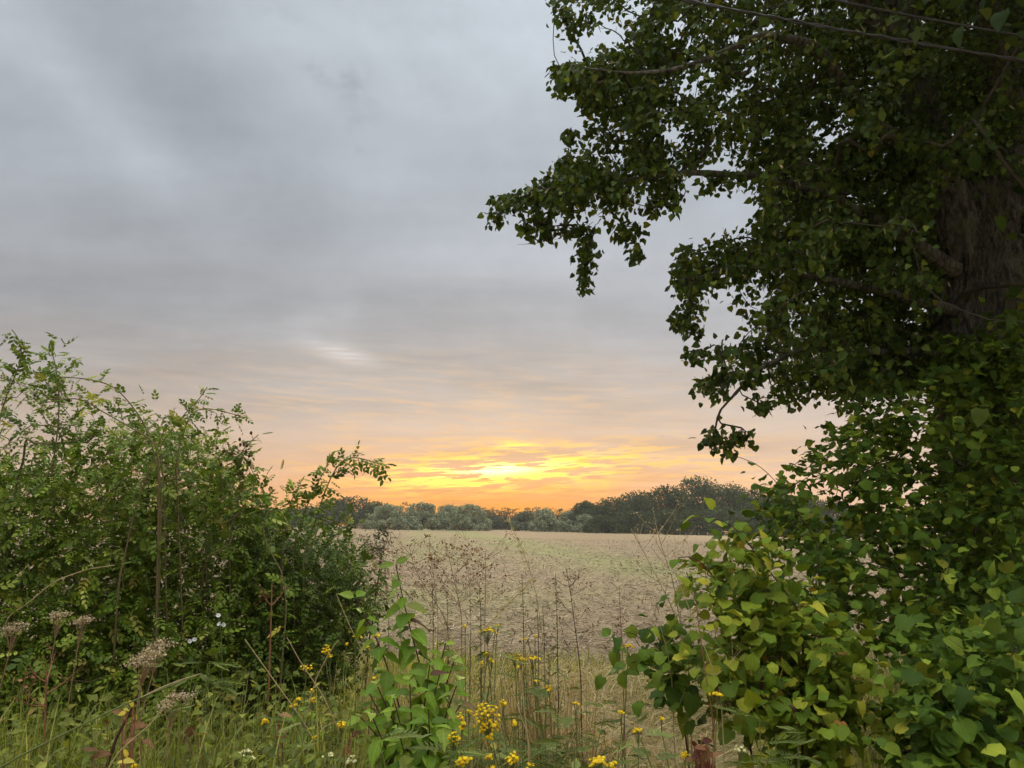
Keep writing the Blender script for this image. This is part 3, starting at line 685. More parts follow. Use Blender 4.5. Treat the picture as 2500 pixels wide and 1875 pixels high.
n_in = 1700; ui = rng.uniform(1880, 2570, n_in); vi = rng.uniform(-60, 930, n_in); Yi = 6.6 + rng.random(n_in) * 2.6 + np.where(ui > 2240, 1.0, 0); ok = in_poly(ui, vi, CROWN); T1 = np.concatenate([T1, P(ui[ok], vi[ok], Yi[ok])])
tt = np.repeat(np.array(tips, float), 6, 0) + rng.normal(size=(len(tips) * 6, 2)) * 9; T1 = np.concatenate([T1, P(tt[:, 0], tt[:, 1], 6.0 + rng.normal(size=len(tt)) * .14)])
q = rng.normal(size=(16000, 3)); q = unit(q) * (rng.random(16000) ** (1 / 2.4))[:, None] * [5.6, 5.4, 5.8] + [TX + .8, 7.0, 7.2]
uu, vv, dd = proj(q); out = ((uu > 2540) | (vv < -40) | (q[:, 1] > 8.8)) & (q[:, 2] > 2.4) & (q[:, 1] > 1.8)
hole = (uu < 1480) & (vv > -420); leftish = (vv > -60) & (uu < 2100) & (uu > -200)
T2 = q[out & ~hole & ~leftish][:1500]
q = np.stack([rng.uniform(3.0, 9.0, 6000), rng.uniform(3.7, 6.6, 6000), rng.uniform(4.2, 8.4, 6000)], -1); uu, vv, dd = proj(q)
T3 = q[(vv < -430) & ((uu > 1600) | (vv < -800))][:620]            # the crown goes on over the verge, above the picture
NT = len(T1); n_tip = len(tt); T = np.concatenate([T1, T2, T3])
seeds = [smoothpath(p, 24) for p, r in LIMBS]
chains, twigs = grow(seeds, T, .16, .35, .06, .0042, .46)
# wood of the crown, one object for each limb that carries it
ends = [np.asarray(s) for s in seeds]; bins = [MB() for _ in ends]
for p, r in chains:
    k = int(np.argmin([np.min(np.linalg.norm(e - p[0], axis=1)) for e in ends]))
    if r[0] > .012:
        bq = MB(); tube(bq, p, r, 6); bq.obj('branch', M_WOOD, TREE)
    else: tube(bins[k], p, r, 4 if r[0] > .006 else 3)
for bq in bins:
    if bq.n: bq.obj('twigs', M_WOOD, TREE, kind='stuff')

def spray(fo, tw, axis, size, n, droop=.9, spread=.5, jit=.12, up=.5, hang=.06, stretch=.30):
    """leaves set alternately on the last stretch of a twig"""
    L = np.linalg.norm(np.diff(tw, axis=0), axis=1); s = np.concatenate([[0], np.cumsum(L)]); tot = s[-1]
    a = max(0, tot - stretch); k = rng.uniform(a, tot, n); k[:2] = tot
    p = np.stack([np.interp(k, s, tw[:, i]) for i in range(3)], -1)
    td = unit(tw[-1] - tw[max(0, len(tw) - 4)]); p = p + rng.normal(size=(n, 3)) * jit; p[:, 2] -= np.abs(rng.normal(size=n)) * hang
    outv = p - axis; outv[:, 2] *= .2; outv = unit(outv)
    d = unit(outv * .45 + td * .35 + rdir(n) * spread + [0, 0, -droop])
    nn = unit(outv * .55 + rdir(n) * .95 + [0, 0, up])
    fo.add(p, d, nn, size * rng.uniform(.7, 1.2, n))
fo = Foliage(LINDEN_S, M_LIND); br = Foliage(BRACT, M_BRACT); AX = np.array([TX, 7.0, 5.0])
for i in range(len(T)):
    inview = i < NT
    spray(fo, twigs[i], AX, .052 if inview else .095, (9 if i >= NT - n_tip else int(rng.integers(14, 22))) if inview else 18, .75, .85, (.03 if i >= NT - n_tip else .055) if inview else .3, .35, .03 if inview else .06, .16 if i >= NT - n_tip and inview else .30)
    if inview and i < NT - n_tip and rng.random() < .2: spray(br, twigs[i], AX, .06, 2, 1.6, .35, .025, .2, .02, .2)
fo.finish(TREE, n=300); br.finish(TREE, 'bract', 'bracts', n=60)

# dead bare twigs at the left rim of the crown
for path in ([P(1560, 130, 5.8), P(1500, 75, 5.8), P(1450, 55, 5.8), P(1430, 38, 5.8)], [P(1400, 525, 6), P(1380, 552, 6), P(1340, 585, 6), P(1290, 596, 6)], [P(1385, 548, 6), P(1350, 552, 6), P(1325, 556, 6)], [P(1830, 60, 5.2), P(1870, 20, 5.2), P(1930, 5, 5.2), P(1975, 16, 5.2)]):
    q = MB(); sp = smoothpath(path, 14) + rng.normal(size=(14, 3)) * .006; tube(q, sp, np.linspace(.008, .002, 14), 5)
    for k in range(4, 13, 2): tube(q, [sp[k], sp[k] + unit(sp[k] - sp[k - 2]) * .05 + rng.normal(size=3) * .03], [.003, .001], 4)
    q.obj('dead_twig', M_WOOD, TREE)

# ------------------------------------------------------------------ overhead cables
def cable(label, pts, r, strands):
    p = smoothpath(pts, 60); c = p[len(p) // 2]; root = thing('overhead_cable', label, 'cable', c, 'overhead cables crossing the crown')
    for k in range(strands):
        q = MB(); t = np.linspace(0, 1, 60); ph = t * 150 + k * np.pi
        off = np.stack([0 * t, np.cos(ph), np.sin(ph)], -1) * (r * 1.05 if strands > 1 else 0)
        tube(q, p + off, r, 7); q.obj('strand', M_CABLE, root)
mc, t, o = new_mat('cable_sheath'); b = bsdf(t, (.03, .03, .032), .3, .6); t.links.new(b.outputs[0], o.inputs[0]); M_CABLE = mc
A, B = P(1600, -12, 4.4), P(2500, 150, 4.4); dv = B - A
cable('lower black twisted cable slanting across the top of the linden crown', [A - dv * 1.2 + [0, 0, .35], A, (A + B) / 2 + [0, 0, -.012], B, B + dv * 1.2 + [0, 0, .25]], .0075, 2)
A, B = P(1990, -8, 4.6), P(2500, 90, 4.6); dv = B - A
cable('upper single black cable slanting across the top corner of the crown', [A - dv * 2 + [0, 0, .4], A, (A + B) / 2 + [0, 0, -.006], B, B + dv * 2 + [0, 0, .3]], .009, 1)
# ------------------------------------------------------------------ linden shoots and shrubs at the right
def shrub(name, label, poly, Yfun, nt, roots, tpl, mat, size, per, stem, group=None, n_parts=300, droop=.28, up=1.15, spread=.8, step=.14, loc=None, jit=.07, axis=None, hang=.03, lift=.12, extra=None, face=.45, cat='shrub', fnorm=.30, er=.10):
    ym = float(np.mean(Yfun(np.array([p[0] for p in poly], float), np.array([p[1] for p in poly], float), np.full(len(poly), .5)))); uv = eroded_sample(poly, nt, er * FPX / ym); nt = len(uv); Yv = Yfun(uv[:, 0], uv[:, 1], rng.random(nt)); T = P(uv[:, 0], uv[:, 1], Yv); T = T[T[:, 2] > .12]
    if extra is not None: T = np.concatenate([T, extra])
    roots = np.asarray(roots, float); loc = roots.mean(0) if loc is None else np.asarray(loc, float)
    root = thing(name, label, cat, (loc[0], loc[1], 0), group)
    seeds = [np.array([r, r + [0, 0, .05]]) for r in roots]
    chains, twigs = grow(seeds, T, step, .45, lift, .0016, .5)
    mb = MB()
    for p, r in chains: tube(mb, p, np.minimum(r, .03), 5 if r[0] > .008 else 3)
    mb.obj('stems', stem, root)
    fo = Foliage(tpl, mat); ax = np.array([loc[0], loc[1], 0]) if axis is None else np.asarray(axis, float)
    for i in twigs:
        tw = twigs[i]; n = int(rng.integers(per[0], per[1] + 1))
        L = np.linalg.norm(np.diff(tw, axis=0), axis=1); s = np.concatenate([[0], np.cumsum(L)])
        k = s[-1] - rng.random(n) ** 1.3 * min(s[-1], .38); k[0] = s[-1]
        p = np.stack([np.interp(k, s, tw[:, c]) for c in range(3)], -1) + rng.normal(size=(n, 3)) * jit; p[:, 2] = np.maximum(p[:, 2] - abs(rng.normal(size=n)) * hang, .03)
        ov = p - ax; ov[:, 2] *= .15; ov = unit(ov); cv = np.array([0, 0, 1.5]) - p; cv[:, 2] = 0; cv = unit(cv)
        o2 = unit(ov + cv * face)
        td = unit(tw[-1] - tw[0])
        fo.add(p, unit(o2 * .6 + rdir(n) * spread + td * .2 + [0, 0, -droop]), unit(o2 * fnorm + rdir(n) * .5 + [0, 0, up]), size * rng.uniform(.5, 1.25, n))
    fo.finish(root, n=n_parts)
    return root

# shoots round the bole
POLY_SHOOT = [(2130, 960), (2060, 985), (2010, 1050), (1930, 1078), (1890, 1090), (1960, 1112), (1900, 1135), (1850, 1160), (1790, 1112), (1782, 1130), (1830, 1180), (1782, 1175), (1830, 1232), (1850, 1290), (1870, 1350), (1900, 1420), (1960, 1470), (2000, 1520), (2120, 1560),
              (2300, 1650), (2560, 1700), (2560, 740), (2420, 780), (2330, 830), (2280, 900), (2200, 920)]
shrub('linden_thicket', 'tall dark green thicket of linden shoots wrapped round the old trunk', POLY_SHOOT,
      lambda u, v, r: np.clip(5.6 - (v - 900) / 900 * 1.6, 3.6, 5.7) - .25 + r * (1.6 - (v > 1400) * .4), 760,
      [(1.9, 5.3, 0), (2.3, 4.9, 0), (2.8, 5.4, 0), (3.2, 4.8, 0), (3.6, 5.6, 0), (2.6, 4.4, 0), (3.0, 4.2, 0), (3.4, 4.4, 0), (2.2, 5.7, 0), (3.9, 5.2, 0), (2.9, 5.9, 0)], LINDEN, M_LSHRUB, .064, (10, 16), M_WOOD, 'linden shoots and shrubs by the old tree', 300, axis=(TX - .6, 6.6, 0), er=.05)
# leaves climbing the bole
shrub('climbing_shoot', 'thin leafy shoots standing against the bark of the old trunk', [(2270, 800), (2350, 820), (2420, 810), (2450, 740), (2520, 700), (2520, 960), (2270, 980)],
      lambda u, v, r: 6.0 + r * .35, 80, [(3.6, 6.1, 0), (4.0, 6.0, 0), (4.3, 6.05, 0)], LINDEN, M_LSHRUB, .07, (7, 12), M_WOOD, 'linden shoots and shrubs by the old tree', axis=(TX, 7, 0), er=.03)
# near bright mass in the corner
POLY_CORNER = [(2200, 1600), (2260, 1520), (2340, 1480), (2420, 1440), (2570, 1400), (2570, 1900), (2120, 1900), (2130, 1820), (2170, 1740), (2190, 1660)]
shrub('linden_shrub', 'bright green broad-leaved linden shrub filling the lower right corner', POLY_CORNER, lambda u, v, r: 2.9 - (v - 1400) / 500 * .3 + r * .85, 290,
      [(1.35, 2.9, 0), (1.6, 2.8, 0), (1.9, 2.9, 0), (2.1, 3.1, 0), (1.7, 3.2, 0)], LINDEN, M_LSHRUB, .060, (9, 15), M_WOOD, 'linden shoots and shrubs by the old tree', axis=(1.9, 3.6, 0))
# yellowing shrub in the middle right
POLY_YEL = [(1760, 1250), (1700, 1268), (1690, 1280), (1770, 1300), (1700, 1320), (1668, 1345), (1650, 1362), (1700, 1385), (1660, 1400), (1672, 1450), (1700, 1480), (1690, 1520), (1710, 1600), (1700, 1680), (1760, 1740), (1850, 1790), (1960, 1850),
            (2040, 1850), (2100, 1780), (2130, 1680), (2110, 1560), (2050, 1480), (1960, 1420), (1900, 1360), (1880, 1300), (1830, 1290)]
shrub('yellowing_shrub', 'yellow-green linden shrub with red-tinged leaves at the field corner', POLY_YEL, lambda u, v, r: 3.35 - (v - 1300) / 550 * .45 + r * .7, 330,
      [(.95, 3.2, 0), (1.1, 3.3, 0), (1.25, 3.15, 0), (1.4, 3.35, 0), (1.2, 3.5, 0)], LINDEN, M_LYEL, .062, (8, 13), M_DARKSTEM, 'linden shoots and shrubs by the old tree', axis=(1.35, 3.9, 0), er=.075)
shrub('linden_sapling', 'small dark-leaved linden sapling at the left foot of the yellowing shrub', [(1505, 1520), (1560, 1500), (1600, 1470), (1650, 1480), (1690, 1540), (1700, 1640), (1640, 1680), (1570, 1620), (1490, 1540)],
      lambda u, v, r: 3.3 + r * .5, 34, [(.62, 3.5, 0), (.72, 3.45, 0), (.8, 3.6, 0)], LINDEN, M_LSHRUB, .068, (5, 9), M_DARKSTEM, 'linden shoots and shrubs by the old tree', axis=(.8, 4.1, 0), er=.035)
# long leafy rods reaching left over the field
def rod(name, label, path, mat, size, tpl=LINDEN, stem=M_DARKSTEM, n=16, group=None, r0=.006, cat='shoot', base=None):
    p = smoothpath(path, 40); b0 = p[0] if base is None else base
    root = thing(name, label, cat, (b0[0], b0[1], 0), group); mb = MB(); tube(mb, p, np.linspace(r0, r0 * .3, 40), 5); mb.obj('stem', stem, root)
    fo = Foliage(tpl, mat); k = np.linspace(12, 39, n).astype(int); q = p[k]; td = unit(np.gradient(p, axis=0))[k]
    sd = unit(np.cross(td, [0, 0, 1.])) * np.where(np.arange(n) % 2, 1, -1)[:, None]
    fo.add(q, unit(sd + td * .5 + rdir(n) * .3 + [0, 0, -.35]), unit(rdir(n) * .4 + [0, -.45, .9]), size * np.linspace(1.1, .65, n) * rng.uniform(.85, 1.15, n)); fo.finish(root, n=300)
G_R = 'leafy rods leaning out over the field'
rod('linden_rod', 'long leafy linden rod bending left over the distant wood edge', [(1.15, 3.4, 0), P(1960, 1500, 3.4), P(1860, 1370, 3.4), P(1790, 1280, 3.4), P(1740, 1258, 3.4), P(1685, 1272, 3.4)], M_LSHRUB, .075, n=18, group=G_R)
rod('linden_rod', 'upper leafy linden rod with hanging leaves against the orange sky', [(1.6, 4.4, 0), P(2000, 1330, 4.4), P(1900, 1180, 4.4), P(1850, 1130, 4.4), P(1790, 1112, 4.4)], M_LIND, .085, n=16, group=G_R)
rod('linden_rod', 'low yellowish leafy rod pointing left at the shrub top', [(1.0, 3.3, 0), P(1800, 1520, 3.3), P(1740, 1400, 3.3), P(1690, 1350, 3.3), P(1655, 1362, 3.3)], M_LYEL, .075, n=13, group=G_R)

# ------------------------------------------------------------------ rose hedge at the left
POLY_A = [(-380, 1130), (-90, 1100), (0, 1110), (60, 1120), (120, 1090), (200, 1080), (270, 1020), (340, 1060), (360, 1200), (350, 1400), (340, 1790), (-380, 1800)]
POLY_B = [(330, 1000), (400, 1012), (470, 1040), (545, 1062), (560, 1095), (575, 1130), (600, 1190), (660, 1225), (640, 1400), (620, 1770), (320, 1790), (300, 1300)]
POLY_C = [(600, 1210), (660, 1228), (720, 1262), (790, 1285), (850, 1300), (890, 1350), (918, 1400), (926, 1450), (912, 1500), (870, 1540), (846, 1660), (700, 1740), (590, 1760)]
def Yh(y0, th): return lambda u, v, r: y0 + (u / 900) * .7 + r * th - (v > 1500) * .15
GH = 'bushes of the wild rose hedge'
HED = dict(er=.03, step=.13, up=.85, droop=.22, spread=.75, jit=.09, hang=.03, lift=.2)
shrub('rose_bush', 'tall loose rose bush at the left edge with thin canes against the sky', POLY_A, Yh(3.7, 1.5), 1130, [(-2.6, 4.3, 0), (-2.2, 4.2, 0), (-1.9, 4.6, 0), (-2.4, 4.9, 0), (-2.9, 4.6, 0), (-1.8, 4.2, 0), (-3.3, 4.4, 0)], ROSE, M_ROSE, .085, (8, 14), M_CANE, GH, **HED, axis=(-2.6, 5.5, 0))
shrub('rose_bush', 'dense rose bush with yellow-flecked leaves and dark hips, middle of the hedge', POLY_B, Yh(3.8, 1.4), 640, [(-1.7, 4.4, 0), (-1.4, 4.3, 0), (-1.5, 4.8, 0), (-1.9, 4.9, 0), (-1.25, 4.6, 0)], ROSE, M_ROSE, .082, (8, 13), M_CANE, GH, **HED, axis=(-1.7, 5.5, 0))
shrub('hedge_bush', 'low dark green bush ending the hedge beside the open field', POLY_C, Yh(3.9, 1.3), 580, [(-1.0, 4.7, 0), (-1.3, 4.8, 0), (-.9, 5.0, 0), (-1.1, 5.2, 0)], ROSE, M_HAW, .075, (9, 15), M_WOOD, GH, **HED, axis=(-1.2, 5.6, 0))

shrub('rose_bush', 'loose leafy sprays of rose standing up against the grey sky at the left edge', [(-60, 900), (60, 870), (150, 860), (190, 930), (300, 960), (350, 1010), (300, 1100), (-60, 1120)], Yh(3.9, .7), 66, [(-2.4, 4.3, 0), (-2.7, 4.2, 0), (-2.1, 4.4, 0)], ROSE, M_ROSE, .082, (6, 10), M_CANE, GH, **HED, axis=(-2.4, 5.0, 0))
def hero_cane(label, pix, Y, r0, leaf_from, leaf_n, base, thorns=True, mat=M_ROSE, size=.075, stemm=None, hips=0):
    path = [P(u, v, Y) for u, v in pix]; p = smoothpath([base] + path, 110)
    vis = int(109 * np.linalg.norm(path[0] - np.asarray(base)) / (np.linalg.norm(path[0] - np.asarray(base)) + np.linalg.norm(np.diff(path, axis=0), axis=1).sum()))
    root = thing('rose_cane', label, 'cane', (base[0], base[1], 0), 'long rose canes rising out of the hedge')
    mb = MB(); tube(mb, p, np.linspace(r0, r0 * .3, 110), 6); mb.obj('stem', stemm or M_CANE, root)
    if thorns:
        q = MB(); tg = unit(np.gradient(p, axis=0))
        for k in range(vis, 108, 3):
            d = unit(np.cross(tg[k], rdir(1)[0])); tube(q, [p[k], p[k] + d * .012 - tg[k] * .004], [.0028, .0004], 4)
        q.obj('thorns', stemm or M_CANE, root)
    if leaf_n:
        fo = Foliage(ROSE, mat); k = np.linspace(vis + (109 - vis) * (leaf_from - 10) / 70, 109, leaf_n).astype(int); td = unit(np.gradient(p, axis=0))[k]
        n = leaf_n; fo.add(p[k] + rng.normal(size=(n, 3)) * .008, unit(rdir(n) * .8 + td * .5 + [0, 0, -.15]), unit(rdir(n) * .5 + [0, -.3, .8]), size * rng.uniform(.6, 1.15, n)); fo.finish(root)
    for h in range(hips):
        q = MB(); k = int(rng.integers(vis + (109 - vis) // 2, 109)); c = p[k] + rng.normal(size=3) * .03; tube(q, [p[k], c], [.0015, .0012], 4); ball(q, c, .008, .011, 7, 4); q.obj('hip', M_HIP, root)
B0 = (-2.3, 4.3, 0)
hero_cane('tallest thin leafy rose cane at the very left, tip bending left', [(0, 1011), (17, 965), (40, 910), (53, 881), (53, 849), (46, 820), (29, 805)], 4.1, .009, 34, 34, (-2.75, 4.2, 0))
hero_cane('upright leafy cane with a bushy top second from the left edge', [(118, 1250), (127, 1156), (142, 1040), (145, 982), (143, 942), (139, 910), (132, 875), (124, 852)], 4.05, .009, 30, 46, (-2.45, 4.2, 0), size=.085)
hero_cane('bare thorny cane arching left from the hedge top', [(395, 1180), (365, 1063), (356, 1040), (330, 1000), (301, 965), (275, 940), (240, 930), (200, 923), (143, 920)], 4.0, .009, 32, 12, (-1.8, 4.2, 0), size=.06)
hero_cane('lower bare thorny cane running left in front of the upright cane', [(388, 1200), (385, 1081), (318, 1043), (278, 1020), (246, 1003), (214, 981), (194, 969), (162, 975), (113, 975)], 3.95, .009, 30, 8, (-1.75, 4.1, 0), size=.06)
hero_cane('stout brown cane standing through the middle of the hedge', [(290, 1420), (330, 1243), (353, 1176), (373, 1127), (388, 1081), (405, 1040)], 3.9, .009, 45, 14, (-1.95, 4.0, 0))
hero_cane('leafy cane curving up right over the hedge with pointed tip', [(400, 1180), (388, 1081), (419, 1055), (451, 1008), (486, 977), (506, 945)], 4.1, .008, 38, 34, (-1.7, 4.2, 0))
hero_cane('slim leafy cane pointing right from the hedge shoulder', [(430, 1120), (463, 1006), (492, 994), (529, 1000), (560, 1008), (590, 1017)], 4.1, .007, 38, 26, (-1.6, 4.2, 0))
hero_cane('cane with dark hips at the right shoulder of the hedge', [(560, 1300), (590, 1190), (576, 1120), (602, 1087), (631, 1061)], 4.3, .008, 34, 30, (-1.5, 4.5, 0), hips=9)
hero_cane('drooping cane of dark hips beside the orange sky', [(500, 1250), (520, 1130), (560, 1090), (605, 1120), (620, 1160)], 4.3, .008, 32, 26, (-1.6, 4.5, 0), hips=10)
hero_cane('tall arching rose cane leaning right over the far trees', [(740, 1360), (763, 1293), (784, 1228), (806, 1167), (835, 1120), (867, 1114), (907, 1127), (947, 1139)], 4.5, .009, 26, 60, (-1.15, 4.7, 0), size=.088)
hero_cane('second leafy cane just left of the arching one', [(715, 1340), (741, 1257), (763, 1203), (791, 1152), (810, 1109)], 4.5, .008, 26, 40, (-1.2, 4.7, 0), size=.085)
hero_cane('short leafy cane at the hedge edge below the arching ones', [(690, 1330), (700, 1260), (715, 1210), (735, 1180)], 4.45, .007, 30, 30, (-1.3, 4.6, 0), size=.08)
hero_cane('bright green climbing cane across the middle of the hedge', [(690, 1600), (700, 1480), (690, 1400), (650, 1330), (640, 1280), (660, 1240)], 3.75, .007, 16, 22, (-1.1, 3.8, 0), thorns=False, size=.08)
hero_cane('pale cane slanting across the dark hollow at left', [(20, 1500), (60, 1480), (130, 1420), (210, 1390), (280, 1380)], 3.65, .006, 60, 5, (-2.6, 3.8, 0), stemm=M_STRAW, size=.06)
# ------------------------------------------------------------------ dogwood in the middle foreground
def opposite_stem(mb, fo, path, n, size, r0=.006, start=.15, droop=.75):
    p = smoothpath(path, 50); start = max(start, .42); n = int(n * 2.3); size = size * 1.04; tube(mb, p, np.linspace(r0, r0 * .35, 50), 6); tg = unit(np.gradient(p, axis=0))
    for i, f in enumerate(np.linspace(start, 1, n)):
        k = min(49, int(f * 49)); a = (i % 2) * np.pi / 2 + rng.normal() * .3 + .3
        e = np.array([math.cos(a), math.sin(a), 0])
        for s in (1, -1):
            d = e * s + rdir(1)[0] * .2 + [0, 0, -droop * rng.uniform(.4, 1.2)] + tg[k] * (.9 if f > .96 else .1)
            fo.add(p[k], unit(d), unit(np.array([0, -.35, .75]) + e * s * .45 + rdir(1)[0] * .25), size * rng.uniform(.75, 1.15) * (.7 if f > .93 else 1))
DOG = thing('dogwood_shrub', 'fresh green dogwood with drooping veined leaves and dark stems, centre foreground', 'shrub', (-.42, 3.0, 0))
fo = Foliage(DOGWOOD, M_DOG)
for path, n, size in [
    ([(-.36, 3.0, 0), P(1047, 1698, 3.0), P(1021, 1607, 3.0), P(1001, 1535, 3.0), P(982, 1454, 3.0), P(966, 1378, 3.0)], 13, .088),
    ([(-.40, 3.0, 0), P(992, 1780, 2.95), P(933, 1590, 2.95), P(900, 1520, 2.95), P(868, 1458, 2.95)], 10, .085),
    ([(-.34, 3.05, 0), P(1045, 1760, 3.05), P(1070, 1640, 3.05), P(1088, 1570, 3.05)], 8, .08),
    ([(-.38, 2.9, 0), P(1020, 1800, 2.85), P(1040, 1700, 2.8), P(1050, 1615, 2.8)], 8, .085),
    ([(-.40, 2.9, 0), P(1000, 1840, 2.85), P(950, 1740, 2.8), P(920, 1670, 2.8)], 8, .085),
    ([(-.36, 2.9, 0), P(1060, 1850, 2.8), P(1090, 1740, 2.75), P(1120, 1660, 2.75)], 8, .08),
    ([(-.42, 2.8, 0), P(960, 1870, 2.7), P(930, 1800, 2.7), P(905, 1740, 2.7)], 7, .082),
    ([(-.36, 2.8, 0), P(1040, 1880, 2.7), P(1050, 1800, 2.65), P(1045, 1730, 2.65)], 8, .082),
    ([(-.36, 2.75, 0), P(1090, 1880, 2.65), P(1110, 1820, 2.6), P(1105, 1780, 2.6)], 6, .08),
    ([(-.40, 2.75, 0), P(1000, 1890, 2.6), P(985, 1830, 2.55), P(970, 1775, 2.55)], 7, .08)]:
    q = MB(); opposite_stem(q, fo, path, n, size); q.obj('stem', M_DARKSTEM, DOG)
for u, v, Y in [(900, 1690, 2.9), (930, 1640, 3.0), (1075, 1640, 2.95), (1110, 1610, 3.1), (1000, 1660, 2.75), (1125, 1720, 2.9), (960, 1700, 2.7), (880, 1750, 2.8)]:
    q = MB(); opposite_stem(q, fo, [(-.38 + rng.normal() * .05, Y, 0), P((u + 1010) / 2, (v + 1900) / 2, Y), P(u, v, Y)], 7, .078); q.obj('stem', M_DARKSTEM, DOG)
fo.finish(DOG)
SAP = thing('small_sapling', 'little light green leafy sapling low in the grass left of the dogwood', 'sapling', (-.98, 3.1, 0)); fo = Foliage(DOGWOOD, M_DOG); q = MB()
opposite_stem(q, fo, [(-.95, 3.1, 0), P(742, 1830, 3.1), P(740, 1735, 3.1)], 7, .075, .004, .2, .3); opposite_stem(q, fo, [(-.93, 3.1, 0), P(765, 1850, 3.05), P(772, 1800, 3.05)], 4, .06, .003, .4, .3); q.obj('stem', M_GREENSTEM, SAP); fo.finish(SAP)

# ------------------------------------------------------------------ tansy and cream yarrow
def button_mesh(mat, name='flower_button'):
    mb = MB(); n = 8; th = np.arange(n) / n * 2 * np.pi
    rings = [(0.55, -.42), (1.0, -.12), (.95, .10), (.55, .26)]
    V = [[r * math.cos(a), r * math.sin(a), z] for r, z in rings for a in th] + [[0, 0, .22]]
    F = []
    for k in range(3):
        for i in range(n):
            a, b = k * n + i, k * n + (i + 1) % n; F += [[a, b, b + n], [a, b + n, a + n]]
    F += [[3 * n + i, 3 * n + (i + 1) % n, 4 * n] for i in range(n)]
    return np.array(V, np.float32), np.array(F, np.int32), np.zeros((len(V), 2), np.float32)
BTN = [button_mesh(None)]
def tansy(label, heads, Y, flower=None, leaves=12, name='tansy_plant', btn=.0052, group='tansy plants in the verge', cat='flower', sub=False, lsize=.10):
    """heads: [(u, v, half width px, half height px, number of buttons)]"""
    flower = flower or M_FLOWER
    hp = [P(u, v, Y + .05 * i) for i, (u, v, *_) in enumerate(heads)]
    base = np.array([hp[0][0] + rng.normal() * .06, Y + rng.normal() * .05, 0.])
    root = thing(name, label, cat, base, group); mb = MB()
    h0 = max(hp, key=lambda q: q[2]); fo = Foliage(TANSY, M_TAN)
    for i, ((u, v, wx_, hy, nb), c) in enumerate(zip(heads, hp)):
        p = smoothpath([base + rng.normal(size=3) * [.02, .02, 0], base * .45 + c * .55 + rng.normal(size=3) * .03, c + [0, 0, -.04]], 16); tube(mb, p, np.linspace(.0035, .0018, 16), 5)
        k = Y / FPX; n = nb; q = rng.normal(size=(n, 3)); q = unit(q) * (rng.random(n) ** .4)[:, None] * [wx_ * k, wx_ * k, hy * k]
        if hy < wx_ * .55: q[:, 2] = hy * k * (.9 - (q[:, 0] / (wx_ * k + 1e-6)) ** 2) + rng.normal(size=n) * .002
        pos = c + q
        for w in range(0, n, 2): tube(mb, [c + [0, 0, -.045], c * .5 + pos[w] * .5 + [0, 0, -.016], pos[w] + [0, 0, -.002]], [.0013, .0010, .0008], 3)
        fl = Foliage(BTN, flower); nn = unit(q * [1, 1, .5] * 8 + np.array([0, -.25, .8]) * .35 + rdir(n) * .15); dd = unit(np.cross(nn, rdir(n)))
        fl.add(pos, dd, nn, btn * rng.uniform(.8, 1.15, n))
        if sub:
            cl = thing('flower_cluster', '', '', c); del cl['label'], cl['category']; cl.parent = root; cl.location = tuple(float(z) for z in (c - base)); fl.finish(cl, 'flower_button', 'flower_buttons', n=300)
        else:
            fl.finish(root, n=0, rest='flower_cluster')
            for ch in root.children:
                if ch.name.startswith('flower_cluster') and 'kind' in ch: del ch['kind']
        m = max(3, leaves // len(heads)); kk = rng.integers(3, 13, m); an = rng.uniform(0, 6.28, m)
        fo.add(p[kk], unit(np.stack([np.cos(an), np.sin(an), rng.uniform(.1, .8, m)], -1)), unit(np.stack([-.3 * np.cos(an), -.3 * np.sin(an), np.ones(m)], -1) + rdir(m) * .3), lsize * rng.uniform(.7, 1.2, m))
    mb.obj('stem', M_GREENSTEM, root); fo.finish(root)
    return root
tansy('largest bright yellow tansy head, upright dense cluster at bottom centre', [(1188, 1758, 33, 44, 95), (1228, 1716, 10, 7, 10)], 2.45, sub=True)
tansy('slanting chain of yellow tansy buttons left of the largest head', [(1128, 1760, 12, 22, 24), (1108, 1800, 15, 17, 26), (1145, 1738, 8, 6, 7)], 2.5, sub=True)
tansy('broad yellow tansy head on tall ferny stem before the dry stalks', [(1190, 1548, 28, 12, 40), (1212, 1532, 11, 5, 12), (1136, 1532, 12, 4, 10)], 3.6)
tansy('pair of small yellow tansy heads under the broad tansy head', [(1188, 1600, 10, 8, 12), (1200, 1612, 9, 5, 9), (1176, 1622, 7, 7, 8)], 3.5)
tansy('flat yellow tansy head at the left of the ruddy stems', [(1258, 1605, 18, 10, 24), (1272, 1612, 12, 5, 12), (1264, 1628, 7, 4, 6)], 3.6)
tansy('flat arched yellow tansy head in front of the ruddy stems', [(1300, 1612, 22, 9, 30), (1302, 1626, 8, 5, 8), (1282, 1560, 7, 4, 6), (1306, 1553, 6, 4, 6)], 3.65)
tansy('lone tansy head right of the ruddy stem tuft', [(1341, 1681, 11, 7, 12), (1311, 1664, 7, 3, 6)], 3.3)
tansy('single round tansy flower right of the largest head', [(1255, 1763, 8, 7, 9)], 2.6)
tansy('low yellow tansy cluster at the bottom edge right of the dogwood', [(1128, 1858, 15, 10, 22), (1142, 1852, 9, 8, 10)], 2.3)
tansy('two-tiered yellow tansy at the bottom below the largest head', [(1250, 1850, 15, 13, 26), (1195, 1847, 9, 6, 10), (1200, 1880, 14, 6, 14)], 2.35)
tansy('big yellow tansy clump cut by the bottom edge', [(1458, 1868, 24, 13, 44), (1466, 1853, 9, 7, 10), (1494, 1868, 12, 8, 14), (1295, 1872, 12, 6, 12)], 2.3)
tansy('tiny yellow tansy flower in the hay-coloured grass', [(1406, 1719, 8, 4, 7)], 3.0)
tansy('orange-yellow fading tansy in the hay grass', [(1516, 1743, 11, 6, 12)], 3.0)
tansy('orange-yellow tansy head beside the dark sapling by the field', [(1533, 1581, 14, 6, 16)], 3.6)
